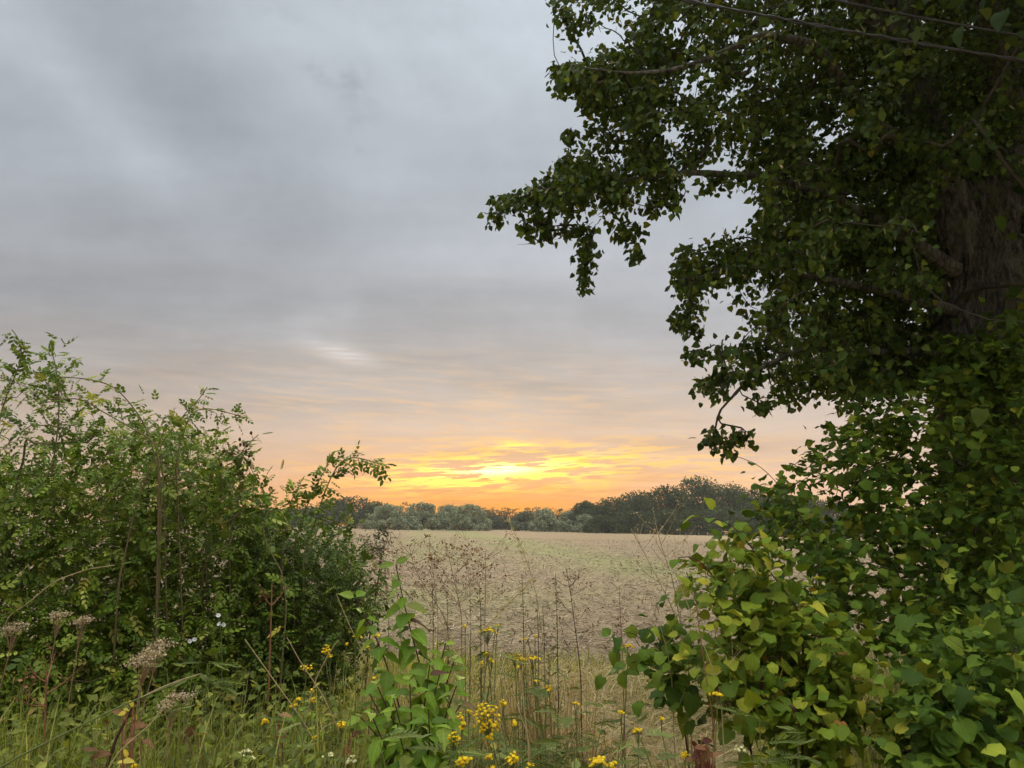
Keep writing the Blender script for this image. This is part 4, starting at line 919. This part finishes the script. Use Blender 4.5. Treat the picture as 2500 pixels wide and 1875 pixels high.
tansy('bright flat tansy head at the foot of the yellowing shrub', [(1750, 1700, 20, 6, 28)], 2.9)
tansy('small tansy flower low in the green grass under the sapling', [(1558, 1785, 11, 6, 13)], 2.75)
tansy('tiny tansy flower between hay grass and shrub', [(1614, 1754, 7, 4, 7)], 2.9)
tansy('tansy flower near the red-leaved plant', [(1673, 1842, 12, 7, 14)], 2.5)
tansy('loose pale yellow tansy among ferny leaves right of the red leaves', [(1805, 1826, 13, 9, 14)], 2.6, M_CREAM)
tansy('curved tall tansy head left of the dogwood by the dark hedge', [(796, 1586, 13, 12, 26), (806, 1606, 12, 4, 10)], 3.3)
tansy('tansy head below the curved one in the shade of the hedge', [(748, 1630, 14, 8, 22)], 3.35)
tansy('two thin rows of yellow tansy behind the dogwood leaves', [(870, 1556, 15, 5, 14), (925, 1554, 18, 5, 16), (845, 1571, 6, 4, 5), (897, 1582, 6, 5, 6)], 3.6)
tansy('tansy group of three heads among long grass left of centre', [(728, 1712, 12, 6, 14), (764, 1708, 10, 8, 14), (720, 1727, 14, 5, 14), (763, 1686, 8, 5, 8)], 3.0)
tansy('tansy head in the dark greenery left of the small sapling', [(645, 1762, 11, 8, 18)], 2.9)
tansy('small bright tansy head beside the small sapling', [(769, 1800, 8, 5, 9)], 2.8)
tansy('tansy head left of the dogwood base with a brown leaf under it', [(834, 1768, 11, 9, 16)], 2.75)
tansy('tansy flower peeping through the dogwood leaves at its left', [(910, 1656, 7, 4, 6), (922, 1650, 5, 3, 4)], 3.2)
tansy('tansy cut by the bottom edge at far left', [(328, 1872, 8, 5, 8)], 2.5)
GY = 'cream yarrow in the bottom verge'
tansy('cream and yellow yarrow cluster at the bottom left of centre', [(578, 1848, 16, 8, 24), (610, 1856, 16, 6, 24), (600, 1838, 14, 5, 14)], 2.55, M_CREAM, 8, 'yarrow_plant', .0045, GY)
tansy('cream yarrow head at the bottom left of the dogwood, smaller one', [(800, 1845, 12, 8, 20)], 2.5, M_CREAM, 8, 'yarrow_plant', .0045, GY)
tansy('domed cream yarrow head at the bottom close to the dogwood', [(853, 1855, 15, 11, 30)], 2.5, M_CREAM, 8, 'yarrow_plant', .0045, GY)

# flowerless ferny tansy plants
def ferny(label, u, v, Y, n=14, size=.115, spread=.25):
    top = P(u, v, Y); base = np.array([top[0], Y, 0]); root = thing('ferny_plant', label, 'plant', base, 'ferny leafy plants without flowers'); mb = MB(); fo = Foliage(TANSY, M_TAN)
    for s in range(3):
        e = top + rng.normal(size=3) * [spread * .5, spread * .3, .03]; p = smoothpath([base + rng.normal(size=3) * [.05, .05, 0], base * .4 + e * .6, e], 14); tube(mb, p, np.linspace(.004, .0015, 14), 5)
        k = rng.integers(5, 14, n); an = rng.uniform(0, 6.28, n)
        fo.add(p[k], unit(np.stack([np.cos(an), np.sin(an), rng.uniform(.0, .7, n)], -1)), unit(np.stack([-.3 * np.cos(an), -.3 * np.sin(an) - .2, np.ones(n)], -1)), size * rng.uniform(.6, 1.15, n))
    mb.obj('stem', M_GREENSTEM, root); fo.finish(root)
for lab, u, v, Y in [('ferny blue-green plant at the bottom beside the red leaves', 1830, 1790, 2.6), ('ferny plant at the bottom right under the yellowing shrub', 1905, 1830, 2.45), ('ferny clump right of the largest tansy head', 1330, 1720, 2.9),
                     ('ferny clump under the ruddy stems', 1275, 1660, 3.3), ('feathery plant rising against the dark hedge at left', 520, 1625, 3.1), ('ferny clump at the bottom between the yarrow heads', 700, 1810, 2.6), ('ferny plant at the bottom left of the big corner tansy', 1400, 1810, 2.5),
                     ('dark ferny stem just left of the broad tansy head', 1140, 1560, 3.5), ('ferny plant in front of the dogwood base', 1150, 1830, 2.4)]:
    ferny(lab, u, v, Y)

# ------------------------------------------------------------------ dead stalks
def dead_stalk(label, path, Y, r0, branches, seeds, stem=M_BROWNST, seedm=M_SEED, name='dead_stalk', group='dead seed stalks before the field', blen=.16, bstart=.55, ssize=.0125, tpl=TRI, base=None, bup=.7, lean=0):
    top = P(*path[0], Y); pts = [P(u, v, Y) for u, v in path][::-1]; b0 = np.array([pts[0][0] - lean, Y, 0.]) if base is None else np.asarray(base, float)
    p = smoothpath([b0] + pts, 30); root = thing(name, label, 'stalk', b0, group); mb = MB(); tube(mb, p, np.linspace(r0, r0 * .3, 30), 5); fo = Foliage(tpl, seedm)
    for i in range(branches):
        k = int(30 * (bstart + (1 - bstart) * rng.random())) - 1; a = rng.uniform(0, 6.28); L = blen * rng.uniform(.5, 1.2)
        e = p[k] + np.array([math.cos(a) * L * .8, math.sin(a) * L * .8, L * bup * rng.uniform(.5, 1.2)]); q = smoothpath([p[k], (p[k] + e) / 2 + [0, 0, -.01], e], 6); tube(mb, q, np.linspace(r0 * .4, .0006, 6), 3)
        for f in range(2):
            e2 = q[3] + rng.normal(size=3) * .035 + [0, 0, .03]; tube(mb, [q[3], e2], [.0009, .0005], 3)
            fo.add(e2 + rng.normal(size=(seeds // 3 + 1, 3)) * .009, rdir(seeds // 3 + 1), rdir(seeds // 3 + 1), ssize * rng.uniform(.6, 1.2, seeds // 3 + 1))
        fo.add(e + rng.normal(size=(seeds, 3)) * [.009, .009, .006], rdir(seeds), rdir(seeds), ssize * rng.uniform(.6, 1.3, seeds))
    mb.obj('stem', stem, root)
    if fo.L:
        fo.finish(root, n=0, rest='seed_heads')
    return root
RD = dict(stem=M_BROWNST)
dead_stalk('tallest red-brown dead stalk with dark seed clusters before the field', [(1085, 1318), (1100, 1375), (1112, 1430), (1128, 1500)], 4.6, .005, 21, 6, blen=.22, bstart=.74)
dead_stalk('red-brown seed stalk left of the tallest one, wide spreading top', [(1000, 1335), (1010, 1390), (1050, 1450), (1095, 1520)], 4.8, .005, 18, 6, blen=.24, bstart=.74)
dead_stalk('red-brown seed stalk at right of the group, drooping clusters', [(1185, 1345), (1186, 1400), (1184, 1500)], 4.7, .0045, 14, 6, blen=.22, bstart=.76)
dead_stalk('short reddish seed stalk at the left end of the group', [(958, 1340), (965, 1420), (980, 1520)], 5.0, .004, 14, 8, blen=.2, bstart=.74)
dead_stalk('fine brown seed stalk between the two tallest', [(1045, 1330), (1058, 1400), (1070, 1500)], 5.1, .004, 14, 8, blen=.2, bstart=.74)
dead_stalk('slim red-brown stalk behind the right one', [(1140, 1360), (1146, 1420), (1150, 1520)], 5.2, .0035, 12, 7, blen=.18, bstart=.76)
dead_stalk('low rusty seed stalk near the hedge end', [(935, 1350), (940, 1420), (950, 1500)], 5.2, .004, 12, 8, blen=.2, bstart=.74)
dead_stalk('lone dark thin stalk at right of the gap, curly top', [(1382, 1388), (1392, 1440), (1405, 1540), (1418, 1640)], 4.2, .0045, 12, 5, blen=.12, bstart=.75, stem=M_DARKSTEM)
dead_stalk('straight bare red-brown stalk right of the lone dark one', [(1512, 1430), (1514, 1500), (1520, 1590)], 3.9, .0045, 3, 3, blen=.05, bstart=.8)
dead_stalk('reddish bare stem rising through the pale twigs', [(1697, 1450), (1710, 1560), (1728, 1680), (1740, 1740)], 3.0, .0045, 3, 2, blen=.06, stem=M_REDSTEM)
dead_stalk('thick smooth red-brown stem at the lower left corner', [(113, 1635), (112, 1700), (108, 1800), (104, 1880)], 2.7, .0075, 5, 3, blen=.12, bstart=.9, stem=M_REDSTEM)
dead_stalk('upright rusty red stem against the dark hedge', [(664, 1425), (662, 1500), (660, 1560), (658, 1640)], 3.5, .0085, 3, 3, blen=.08, bstart=.9, stem=M_REDSTEM)
GP = 'pale dry umbel stalks'
PALE = dict(stem=M_STRAW, seedm=M_UMBEL, group=GP)
dead_stalk('pale branching dry stalk with wispy tops before the dark wood', [(1600, 1275), (1612, 1330), (1640, 1400), (1652, 1470), (1670, 1570)], 3.8, .005, 22, 5, blen=.18, bstart=.6, ssize=.010, bup=1.1, **PALE)
dead_stalk('taller pale dry stalk leaning left before the wood, curled dry top', [(1540, 1290), (1570, 1345), (1610, 1420), (1650, 1500), (1680, 1600)], 3.75, .005, 12, 6, blen=.16, bstart=.6, ssize=.011, bup=.9, **PALE)
dead_stalk('bent pale dry stalk crossing in front of the yellowing shrub', [(1650, 1400), (1680, 1480), (1720, 1580), (1760, 1680)], 3.05, .004, 8, 2, blen=.12, bstart=.4, ssize=.009, **PALE)
dead_stalk('pale forked dry stalk beside the dark sapling', [(1590, 1470), (1620, 1550), (1640, 1640)], 3.4, .004, 8, 2, blen=.14, bstart=.4, ssize=.009, **PALE)
# green-brown mugwort spikes
def mugwort(label, u, vt, vb, Y, mat=M_UND):
    pts = [P(u, vt, Y), P(u + 4, (vt + vb) / 2, Y)]; b0 = np.array([P(u + 8, vb, Y)[0], Y, 0]); p = smoothpath([b0, pts[1], pts[0]], 30); root = thing('mugwort_plant', label, 'plant', b0, 'brownish green mugwort spikes before the field')
    mb = MB(); tube(mb, p, np.linspace(.0045, .0012, 30), 5); mb.obj('stem', M_DARKSTEM, root); fo = Foliage(LANCE, mat); n = 90; k = 15 + (rng.random(n) ** .8 * 14).astype(int); f = (k - 15) / 14
    fo.add(p[k] + rng.normal(size=(n, 3)) * [.03, .03, .012] * (1.15 - f)[:, None], unit(rdir(n) * [1, 1, .3] + [0, 0, -.6]), rdir(n), (.045 - .027 * f) * rng.uniform(.6, 1.2, n)); fo.finish(root, n=60)
M_MUG = leaf_mat('mugwort_leaf', [(0, (.15, .15, .055)), (.6, (.24, .22, .09)), (1, (.33, .25, .13))], .2, (.2, .2, .13), .6, .2)
for lab, u, a, b_, Y in [('mugwort spike just right of the dogwood tip', 1054, 1405, 1590, 4.2), ('thin mugwort spike in front of the tall red stalk', 1170, 1420, 1600, 4.1), ('stout drooping mugwort spike left of the crossing straw', 1274, 1400, 1600, 4.0),
                         ('mugwort spike left of the lone dark stalk', 1356, 1400, 1600, 4.2), ('short mugwort spike among ruddy stems', 1325, 1480, 1640, 3.9), ('faint mugwort spike between dogwood and red stalks', 1090, 1440, 1600, 4.5), ('low mugwort spike with yellow lower leaves', 1310, 1450, 1620, 4.4)]:
    mugwort(lab, u, a, b_, Y, M_MUG)
# grey bare twig bush by the hedge end
tw = thing('twiggy_bush', 'small grey twiggy bush with tiny dark leaves by the hedge end', 'bush', (-.85, 5.4, 0)); T = P(*poly_sample([(890, 1330), (905, 1300), (930, 1283), (948, 1300), (950, 1340), (930, 1370), (905, 1372)], 40).T, 5.4 + rng.random(40) * .25)
ch, tg = grow([np.array([[-.98, 5.4, 0], [-.98, 5.4, .1]])], T, .1, .4, .2, .0016, .45); q = MB()
for p, r in ch: tube(q, p, r, 3)
q.obj('stems', M_WOOD, tw); fo = Foliage(LANCE, M_PINE)
for i in tg: fo.add(tg[i][-1] + rng.normal(size=(9, 3)) * .03, rdir(9), rdir(9), .032 * rng.uniform(.6, 1.2, 9))
fo.finish(tw, n=0)

# dry umbels at the lower left
def umbel(label, u, v, Y, w, base, big=True, mat=None):
    c = P(u, v, Y); root = thing('dry_umbel', label, 'umbel', base, 'dry hogweed umbels in front of the hedge'); mb = MB(); p = smoothpath([base, np.asarray(base) * .4 + c * .6, c + [0, 0, -.09]], 20); tube(mb, p, np.linspace(.006, .003, 20) * (1 if big else .6), 6); hub = p[-1]; n = 16 if big else 10
    ds = Foliage(BTN, mat or M_UMBEL); fl = Foliage(TRI, mat or M_UMBEL)
    for i in range(n):
        a = i * 2.4; r = w * math.sqrt((i + .5) / n); e = hub + np.array([math.cos(a) * r, math.sin(a) * r, .10 - r * r / w * .25 + rng.normal() * .006]) + np.array([r * .25, 0, math.cos(a) * r * .35]); tube(mb, smoothpath([hub, (hub + e) / 2 + [0, 0, .008], e], 4), [.0018, .0015, .0012, .001], 4)
        m = 16; ds.add(e + rng.normal(size=(m, 3)) * [.013, .013, .005], rdir(m), unit(rdir(m) + [0, -.2, 1]), .0032 * rng.uniform(.6, 1.3, m)); fl.add(e + rng.normal(size=(8, 3)) * .010, rdir(8), rdir(8), .007)
    mb.obj('stem', M_BROWNST, root); ds.finish(root, n=0, rest='seed_heads'); fl.finish(root, n=0, rest='husks')
umbel('dried cream-brown hogweed umbel on a leaning stalk at lower left', 350, 1606, 2.7, .052, (-1.32, 2.7, 0))
umbel('smaller tan dry umbel rising behind the cream one', 378, 1580, 2.85, .05, (-1.45, 2.85, 0), False)
umbel('small ochre dry umbel at the left edge of the hedge', 30, 1535, 3.2, .045, (-2.15, 3.2, 0), False)
umbel('small tan dry umbel high at the left edge', 140, 1505, 3.3, .03, (-1.95, 3.3, 0), False)
umbel('small tan dry umbel right of the high one', 196, 1520, 3.3, .028, (-1.85, 3.3, 0), False)
umbel('open dry umbel of bare rays in the lower left grass', 418, 1708, 2.6, .05, (-1.1, 2.6, 0), False, M_UMBEL)

# convolvulus trumpets and withered broad leaves
cv = thing('bindweed_flower', 'small white bindweed trumpets hanging in the hedge', 'flower', P(535, 1505, 3.5) * [1, 1, 0]); q = MB(); tube(q, smoothpath([P(535, 1505, 3.5) * [1, 1, 0], P(545, 1640, 3.5), P(540, 1540, 3.5), P(535, 1505, 3.5)], 14), .0018, 4); q.obj('stem', M_GREENSTEM, cv)
for u, v, a in [(533, 1503, .3), (536, 1524, -.5), (545, 1526, .9), (475, 1562, .2), (462, 1566, 1.)]:
    q = MB(); c = P(u, v, 3.48); th = np.arange(9) / 9 * 6.283; ax = unit(np.array([math.sin(a), -.8, .5])); e1 = unit(np.cross(ax, [0, 0, 1.])); e2 = np.cross(ax, e1)
    V = np.concatenate([c + ax * z + (np.cos(th)[:, None] * e1 + np.sin(th)[:, None] * e2) * r for z, r in [(-.012, .0015), (0, .004), (.005, .010)]]); F = [[k * 9 + i, k * 9 + (i + 1) % 9, (k + 1) * 9 + (i + 1) % 9, (k + 1) * 9 + i] for k in range(2) for i in range(9)]
    q.add(V, F, .5); q.obj('trumpet', M_WHITE, cv)
def dock(name, label, leaves, Y, mat, group, tpl=BROAD):
    c0 = P(leaves[0][0], leaves[0][1], Y); root = thing(name, label, 'leaves', (c0[0], Y, 0), group); mb = MB(); fo = Foliage(tpl, mat)
    for (u, v, s, a) in leaves:
        c = P(u, v, Y + rng.normal() * .03); b0 = np.array([c0[0] + rng.normal() * .02, Y, 0.]); tube(mb, smoothpath([b0, (b0 + c) / 2 + [.02, 0, .03], c], 8), .0025, 4)
        fo.add(c, unit(np.array([math.cos(a), -.35, math.sin(a) - .3])), unit(np.array([.1, -.6, .7]) + rdir(1)[0] * .5), s * .6)
    mb.obj('stem', M_REDSTEM, root); fo.finish(root)
GD = 'withered brown broad leaves in the lower left verge'
dock('withered_leaves', 'curled reddish-brown withered leaf under the dry umbel', [(320, 1770, .07, .4), (300, 1745, .06, 2.2), (262, 1770, .04, 1.5)], 2.6, M_RUST, GD)
dock('withered_leaves', 'pair of brown withered leaves near the bottom left', [(345, 1805, .08, .3), (300, 1815, .07, .9)], 2.45, M_RUST, GD)
dock('withered_leaves', 'rounded tan withered leaf at the bottom left', [(225, 1845, .085, .7), (245, 1835, .07, 2.2)], 2.4, M_RUST, GD)
dock('withered_leaves', 'dull brown withered leaf left of the dogwood foot', [(848, 1815, .06, 4.5), (856, 1800, .05, 1.0)], 2.5, M_RUST, GD)
dock('withered_leaves', 'brown withered leaves in the middle of the left grass', [(690, 1770, .09, 4.7), (680, 1745, .07, .5), (470, 1780, .08, 3.6), (455, 1800, .07, 1.2)], 2.8, M_RUST, GD)
dock('red_leaved_plant', 'dark red-leaved plant low at the bottom right of centre', [(1715 + 26 * math.cos(k * 2.4) * (k / 16) ** .5, 1842 + 36 * math.sin(k * 2.4) * (k / 16) ** .5, .05 + .02 * (k % 3) / 2, k * 1.7) for k in range(16)], 2.6, M_RED, None)
dock('yellowed_leaves', 'bright lemon yellow leaves on a leaning stem at lower left', [(300, 1730, .035, .4), (310, 1738, .04, 3.0), (325, 1728, .04, 1.6), (330, 1742, .03, 5.0)], 2.5, M_YEL, None)
dock('yellowed_leaves', 'yellow leaf patch at the bottom edge of the left grass', [(300, 1855, .05, .4), (318, 1860, .05, 2.4), (310, 1850, .04, 1.5)], 2.35, M_YEL, None)

# single straws and stalks that catch the eye
def straw(label, pix, Y, r=.0022, mat=None, name='dry_straw', ear=False):
    pts = [P(u, v, Y) for u, v in pix]; b0 = pts[-1] * [1, 1, 0] if pts[-1][2] < .5 else pts[-1]
    p = smoothpath(pts if pts[-1][2] > .25 else pts + [b0], 30); root = thing(name, label, 'straw', (p[-1][0], p[-1][1], 0), 'long single straws'); mb = MB(); tube(mb, p, np.linspace(r * .6, r, 30), 5); mb.obj('stem', mat or M_STRAW, root)
    if ear:
        fo = Foliage(LANCE, M_HAY); k = rng.integers(0, 7, 40); fo.add(p[k] + rng.normal(size=(40, 3)) * .006, unit(unit(p[0] - p[5]) + rdir(40) * .5), rdir(40), .022); fo.finish(root, n=0, rest='ear')
straw('long pale straw slanting up right across the field gap', [(1298, 1418), (1250, 1465), (1190, 1525), (1130, 1592), (1080, 1640), (1010, 1720), (960, 1800), (940, 1900)], 3.4, .0028, ear=True)
straw('long pale straw slanting down right from the dogwood tip', [(1012, 1415), (1060, 1490), (1110, 1570), (1128, 1640), (1140, 1760), (1150, 1900)], 3.3, .0026)
straw('tall grass straw with feathery top rising above the field edge', [(1244, 1275), (1270, 1330), (1290, 1380), (1310, 1450), (1325, 1550), (1335, 1700), (1335, 1900)], 3.6, .0022, ear=True)
straw('thin straw left of the dogwood from hedge to grass', [(820, 1448), (850, 1520), (880, 1580), (905, 1640), (930, 1750), (940, 1900)], 3.1, .0025)
straw('thick pale yellow stalk lying aslant at the lower left', [(480, 1650), (400, 1680), (300, 1722), (220, 1760), (140, 1800), (40, 1850), (-40, 1900)], 2.4, .0032, M_GREENSTEM)
straw('crossed pale straw among the tansy left of centre, falling right', [(598, 1561), (640, 1620), (690, 1690), (740, 1760), (790, 1850), (800, 1900)], 2.9, .0024)
straw('crossed pale straw among the tansy left of centre, rising right', [(826, 1562), (800, 1600), (770, 1660), (755, 1720), (740, 1790), (735, 1900)], 2.9, .0026)
straw('thin straw rising above the long grass by the hedge', [(700, 1555), (730, 1610), (790, 1700), (830, 1790), (850, 1850), (860, 1900)], 2.8, .0022)
straw('pale straw falling from the broad tansy head to the right', [(1176, 1560), (1230, 1640), (1262, 1720), (1290, 1800), (1300, 1900)], 2.9, .0024)
straw('white dry straw standing beside the corner tansy', [(1272, 1640), (1280, 1740), (1290, 1820), (1292, 1900)], 2.5, .0024)
straw('grey dry straw leaning in the lower left grass', [(400, 1725), (370, 1765), (330, 1800), (290, 1835), (250, 1900)], 2.4, .0024)
straw('dark bent stalk of the dry umbel in the lower left', [(335, 1700), (315, 1745), (285, 1800), (265, 1860), (250, 1900)], 2.5, .006, M_DARKSTEM)
straw('pale dry twig running right from the leaning yellow stalk', [(488, 1645), (440, 1660), (390, 1680), (340, 1705)], 2.5, .0022)

# ------------------------------------------------------------------ grass and undergrowth
def blades(n, pos, h, wid, lean, mat, name, label, cat='grass', curl=.6, flat=1.):
    a = rng.uniform(0, 6.28, n); fx = np.stack([np.cos(a), np.sin(a), 0 * a], -1); sd = np.stack([-np.sin(a + .9), np.cos(a + .9), 0 * a], -1)
    V = []
    for f, w in ((0, .8), (.3, 1.), (.62, .8), (.86, .45)):
        c = pos + fx * (lean * h * f ** 1.8)[:, None] + np.stack([0 * h, 0 * h, h * flat * np.maximum(f - curl * np.minimum(np.abs(lean), 1.2) * f ** 3 * .6, .1 * f)], -1)
        V += [c - sd * (wid * w)[:, None], c + sd * (wid * w)[:, None]]
    f = 1.; V.append(pos + fx * (lean * h)[:, None] + np.stack([0 * h, 0 * h, h * flat * np.maximum(1 - curl * np.minimum(np.abs(lean), 1.2) * .75, .08)], -1))
    V = np.stack(V, 1); k = np.arange(n)[:, None] * 9
    Q = np.concatenate([k + np.array([[0, 1, 3, 2]]), k + np.array([[2, 3, 5, 4]]), k + np.array([[4, 5, 7, 6]])]); Tt = k + np.array([[6, 7, 8]])
    r = rng.random(n).astype(np.float32); mb = MB(); mb.add(V.reshape(-1, 3), Q, np.tile(r, 3)); mb.n -= 0
    mb.F.append(Tt.astype(np.int32)); mb.A.append(r)
    o = mb.obj(name, mat, None, kind='stuff'); o['label'] = label; o['category'] = cat; return o
def ground_pts(n, u0, u1, y0, y1, clump=0):
    Y = y0 * (y1 / y0) ** rng.random(n); u = rng.uniform(u0, u1, n)
    if clump:
        c = rng.integers(0, clump, n); cu = rng.uniform(u0, u1, clump); cy = y0 * (y1 / y0) ** rng.random(clump); u = cu[c] + rng.normal(size=n) * 26; Y = cy[c] + rng.normal(size=n) * .06
    x = (u - 1250) / FPX * Y; return np.stack([x, Y, terrain(x, Y) * 0 + .03], -1)
def keep_gap(p):
    u, v, d = proj(p * [1, 1, 0] + [0, 0, .3]); return ~((p[:, 0] > -.02 * p[:, 1]) & (p[:, 0] < .26 * p[:, 1]) & (p[:, 1] < 4.7))
W = lambda n, a, b: a + (b - a) * rng.random(n) ** 1.6
p = ground_pts(13000, -150, 2600, 3.0, 8.8); p = p[keep_gap(p) & ~((p[:, 0] > .06 * p[:, 1]) & (p[:, 0] < .22 * p[:, 1]) & (p[:, 1] < 7.4))]; n = len(p); gap = (p[:, 0] > -.04 * p[:, 1]) & (p[:, 0] < .3 * p[:, 1])
blades(n, p, rng.uniform(.2, .6, n) * np.where(gap, .38, 1), W(n, .0025, .0075), rng.normal(0, .8, n), M_GRASS, 'grass', 'green grass blades growing all over the verge')
n = 5200; p = ground_pts(n, -150, 1120, 2.4, 4.2, 200); blades(n, p, rng.uniform(.4, 1.02, n), W(n, .002, .006), rng.normal(0, .75, n), M_GRASS, 'tall_grass', 'tall green grass tufts in front of the hedge')
n = 3000; p = ground_pts(n, 1180, 1760, 4.6, 8.2, 160); blades(n, p, rng.uniform(.15, .45, n), W(n, .003, .008), rng.normal(0, 1.9, n), M_HAY, 'dry_grass', 'hay-coloured tangled dry grass in the middle of the verge', curl=.8, flat=.75)
n = 5200; p = ground_pts(n, 1180, 1700, 4.3, 7.8); p[:, 2] += rng.uniform(.02, .34, n) * np.clip(1.3 - np.abs((p[:, 0] / p[:, 1]) - .14) * 8, .2, 1); blades(n, p, rng.uniform(.15, .4, n), W(n, .003, .007), rng.normal(0, 1.6, n), M_HAY, 'thatch', 'matted lying dead grass on the floor of the gap', curl=.5, flat=.22)
n = 2600; p = ground_pts(n, 1180, 1680, 3.6, 5.0, 110); blades(n, p, rng.uniform(.35, .7, n), W(n, .0025, .006), rng.normal(0, 1.6, n), M_HAY, 'dry_grass', 'pale bent hay tufts left of the dark sapling', curl=.75, flat=.85)
n = 1500; p = ground_pts(n, 1180, 1800, 4.4, 8.0, 120); blades(n, p, rng.uniform(.1, .32, n), W(n, .003, .009), rng.normal(0, 1.0, n), M_GRASS, 'gap_grass', 'green tufts among the hay-coloured grass of the gap')
n = 1500; p = ground_pts(n, 880, 1400, 3.7, 5.6, 110); blades(n, p, rng.uniform(.4, .95, n), W(n, .002, .005), rng.normal(0, .45, n), M_HAY, 'dry_grass', 'pale upright dry grass at the field margin')
n = 320; p = ground_pts(n, 1250, 1420, 3.6, 4.6, 18); blades(n, p, rng.uniform(.5, 1.0, n), W(n, .0016, .0034), rng.normal(0, .22, n), M_REDHAY, 'ruddy_grass', 'ruddy upright stem tuft behind the tansy heads')
n = 1500; p = ground_pts(n, -100, 1150, 2.3, 4.0); blades(n, p, rng.uniform(.4, 1.0, n), W(n, .0016, .004), rng.normal(0, .7, n), M_HAY, 'dry_grass', 'scattered dry straws in the left verge grass')
n = 3000; p = ground_pts(n, 900, 1800, 7.0, 9.4); blades(n, p, rng.uniform(.08, .28, n), W(n, .003, .006), rng.normal(0, .6, n), M_GRASS, 'margin_grass', 'short grass at the edge between verge and field')
n = 2200; p = ground_pts(n, -150, 900, 2.35, 3.0, 80); blades(n, p, rng.uniform(.6, 1.15, n), W(n, .002, .006), rng.normal(0, .7, n), M_GRASS, 'near_grass', 'bright green grass blades along the bottom left edge')
un = Foliage(LANCE + TRI, M_UND); p = ground_pts(9000, -150, 2600, 2.5, 6.5); p = p[keep_gap(p)]; n = len(p); gap = (p[:, 0] > -.04 * p[:, 1]) & (p[:, 0] < .3 * p[:, 1]); p[:, 2] = rng.uniform(.04, .55, n) * np.where(gap, .35, 1)
un.add(p, unit(rdir(n) * [1, 1, .4] + [0, -.1, -.1]), unit(rdir(n) * .5 + [0, -.25, 1]), rng.uniform(.025, .07, n))
n = 2600; p = ground_pts(n, -150, 900, 3.0, 4.2); p[:, 2] = rng.uniform(.3, .9, n); un.add(p, unit(rdir(n) * [1, 1, .4] + [0, -.1, -.3]), unit(rdir(n) * .5 + [0, -.4, 1]), rng.uniform(.025, .06, n))
n = 2200; p = ground_pts(n, -150, 1120, 2.35, 3.4, 70); p[:, :2] += rng.normal(size=(n, 2)) * .05; p[:, 2] = rng.uniform(.45, .95, n); un.add(p, unit(rdir(n) * [1, 1, .3] + [0, -.1, -.15]), unit(rdir(n) * .45 + [0, -.2, 1]), rng.uniform(.02, .05, n))
us = MB()
lacy = Foliage(TANSY, M_TAN)
for q in ground_pts(70, 1060, 1480, 2.7, 3.9):
    h = rng.uniform(.45, .82); m = 9; pp = smoothpath([q, q + [rng.normal() * .05, 0, h * .5], q + [rng.normal() * .1, rng.normal() * .06, h]], 9); tube(us, pp, np.linspace(.003, .0012, 9), 4); kk = rng.integers(2, 9, m); an = rng.uniform(0, 6.28, m)
    lacy.add(pp[kk], unit(np.stack([np.cos(an), np.sin(an), rng.uniform(.1, .7, m)], -1)), unit(np.stack([-.3 * np.cos(an), -.3 * np.sin(an), np.ones(m)], -1) + rdir(m) * .3), .105 * rng.uniform(.7, 1.2, m))
def weeds(k, u0, u1, y0, y1, h0, h1, size):
    b = ground_pts(k, u0, u1, y0, y1)
    for q in b:
        h = rng.uniform(h0, h1); top = q + np.array([rng.normal() * .12 * h, rng.normal() * .12 * h, h]); pp = smoothpath([q, (q + top) / 2 + rng.normal(size=3) * .02, top], 9); tube(us, pp, np.linspace(.003, .0012, 9), 4)
        m = int(h / .055); f = np.linspace(.35, 1, m); a = np.cumsum(np.full(m, 1.57)) + rng.random() * 6
        for sg in (0, np.pi):
            un.add(np.stack([np.interp(f, np.linspace(0, 1, 9), pp[:, c]) for c in range(3)], -1), unit(np.stack([np.cos(a + sg), np.sin(a + sg), rng.uniform(-.5, .15, m)], -1)), unit(np.stack([0 * a, 0 * a - .15, 0 * a + 1], -1) + rdir(m) * .3), size * (1.15 - .75 * f) * rng.uniform(.8, 1.2, m))
weeds(150, -120, 900, 2.45, 3.6, .55, .98, .085); weeds(110, -120, 900, 3.2, 4.0, .5, .95, .085); weeds(26, 1080, 1260, 2.6, 3.4, .5, .85, .07); weeds(40, 1500, 1950, 2.7, 3.6, .35, .7, .07); weeds(60, 1180, 1700, 4.4, 6.5, .15, .4, .06)
UH = thing('undergrowth', 'mixed low leafy undergrowth covering the verge', 'undergrowth', (0, 3, 0))
un.finish(UH, n=300, rest='ground_leaves'); lacy.finish(UH, n=0, rest='ferny_leaves'); us.obj('weed_stems', M_GREENSTEM, UH, kind='stuff'); UH['kind'] = 'stuff'

# ------------------------------------------------------------------ evening haze over the field
mb = MB(); x0, x1, y0, y1, z0, z1 = -420, 420, -30, 460, -12, 40
V = [(x, y, z) for z in (z0, z1) for y in (y0, y1) for x in (x0, x1)]
mb.add(V, [[0, 2, 3, 1], [4, 5, 7, 6], [0, 1, 5, 4], [2, 6, 7, 3], [0, 4, 6, 2], [1, 3, 7, 5]], 0.)
mh, t, o = new_mat('haze_air'); v = t.nodes.new('ShaderNodeVolumePrincipled'); v.inputs['Color'].default_value = (.82, .84, .86, 1); v.inputs['Density'].default_value = .0003; v.inputs['Anisotropy'].default_value = .2
t.links.new(v.outputs[0], o.inputs['Volume'])
hz = mb.obj('haze', mh, None, smooth=False, kind='stuff'); hz['label'] = 'thin evening haze over the field and far trees'; hz['category'] = 'haze'
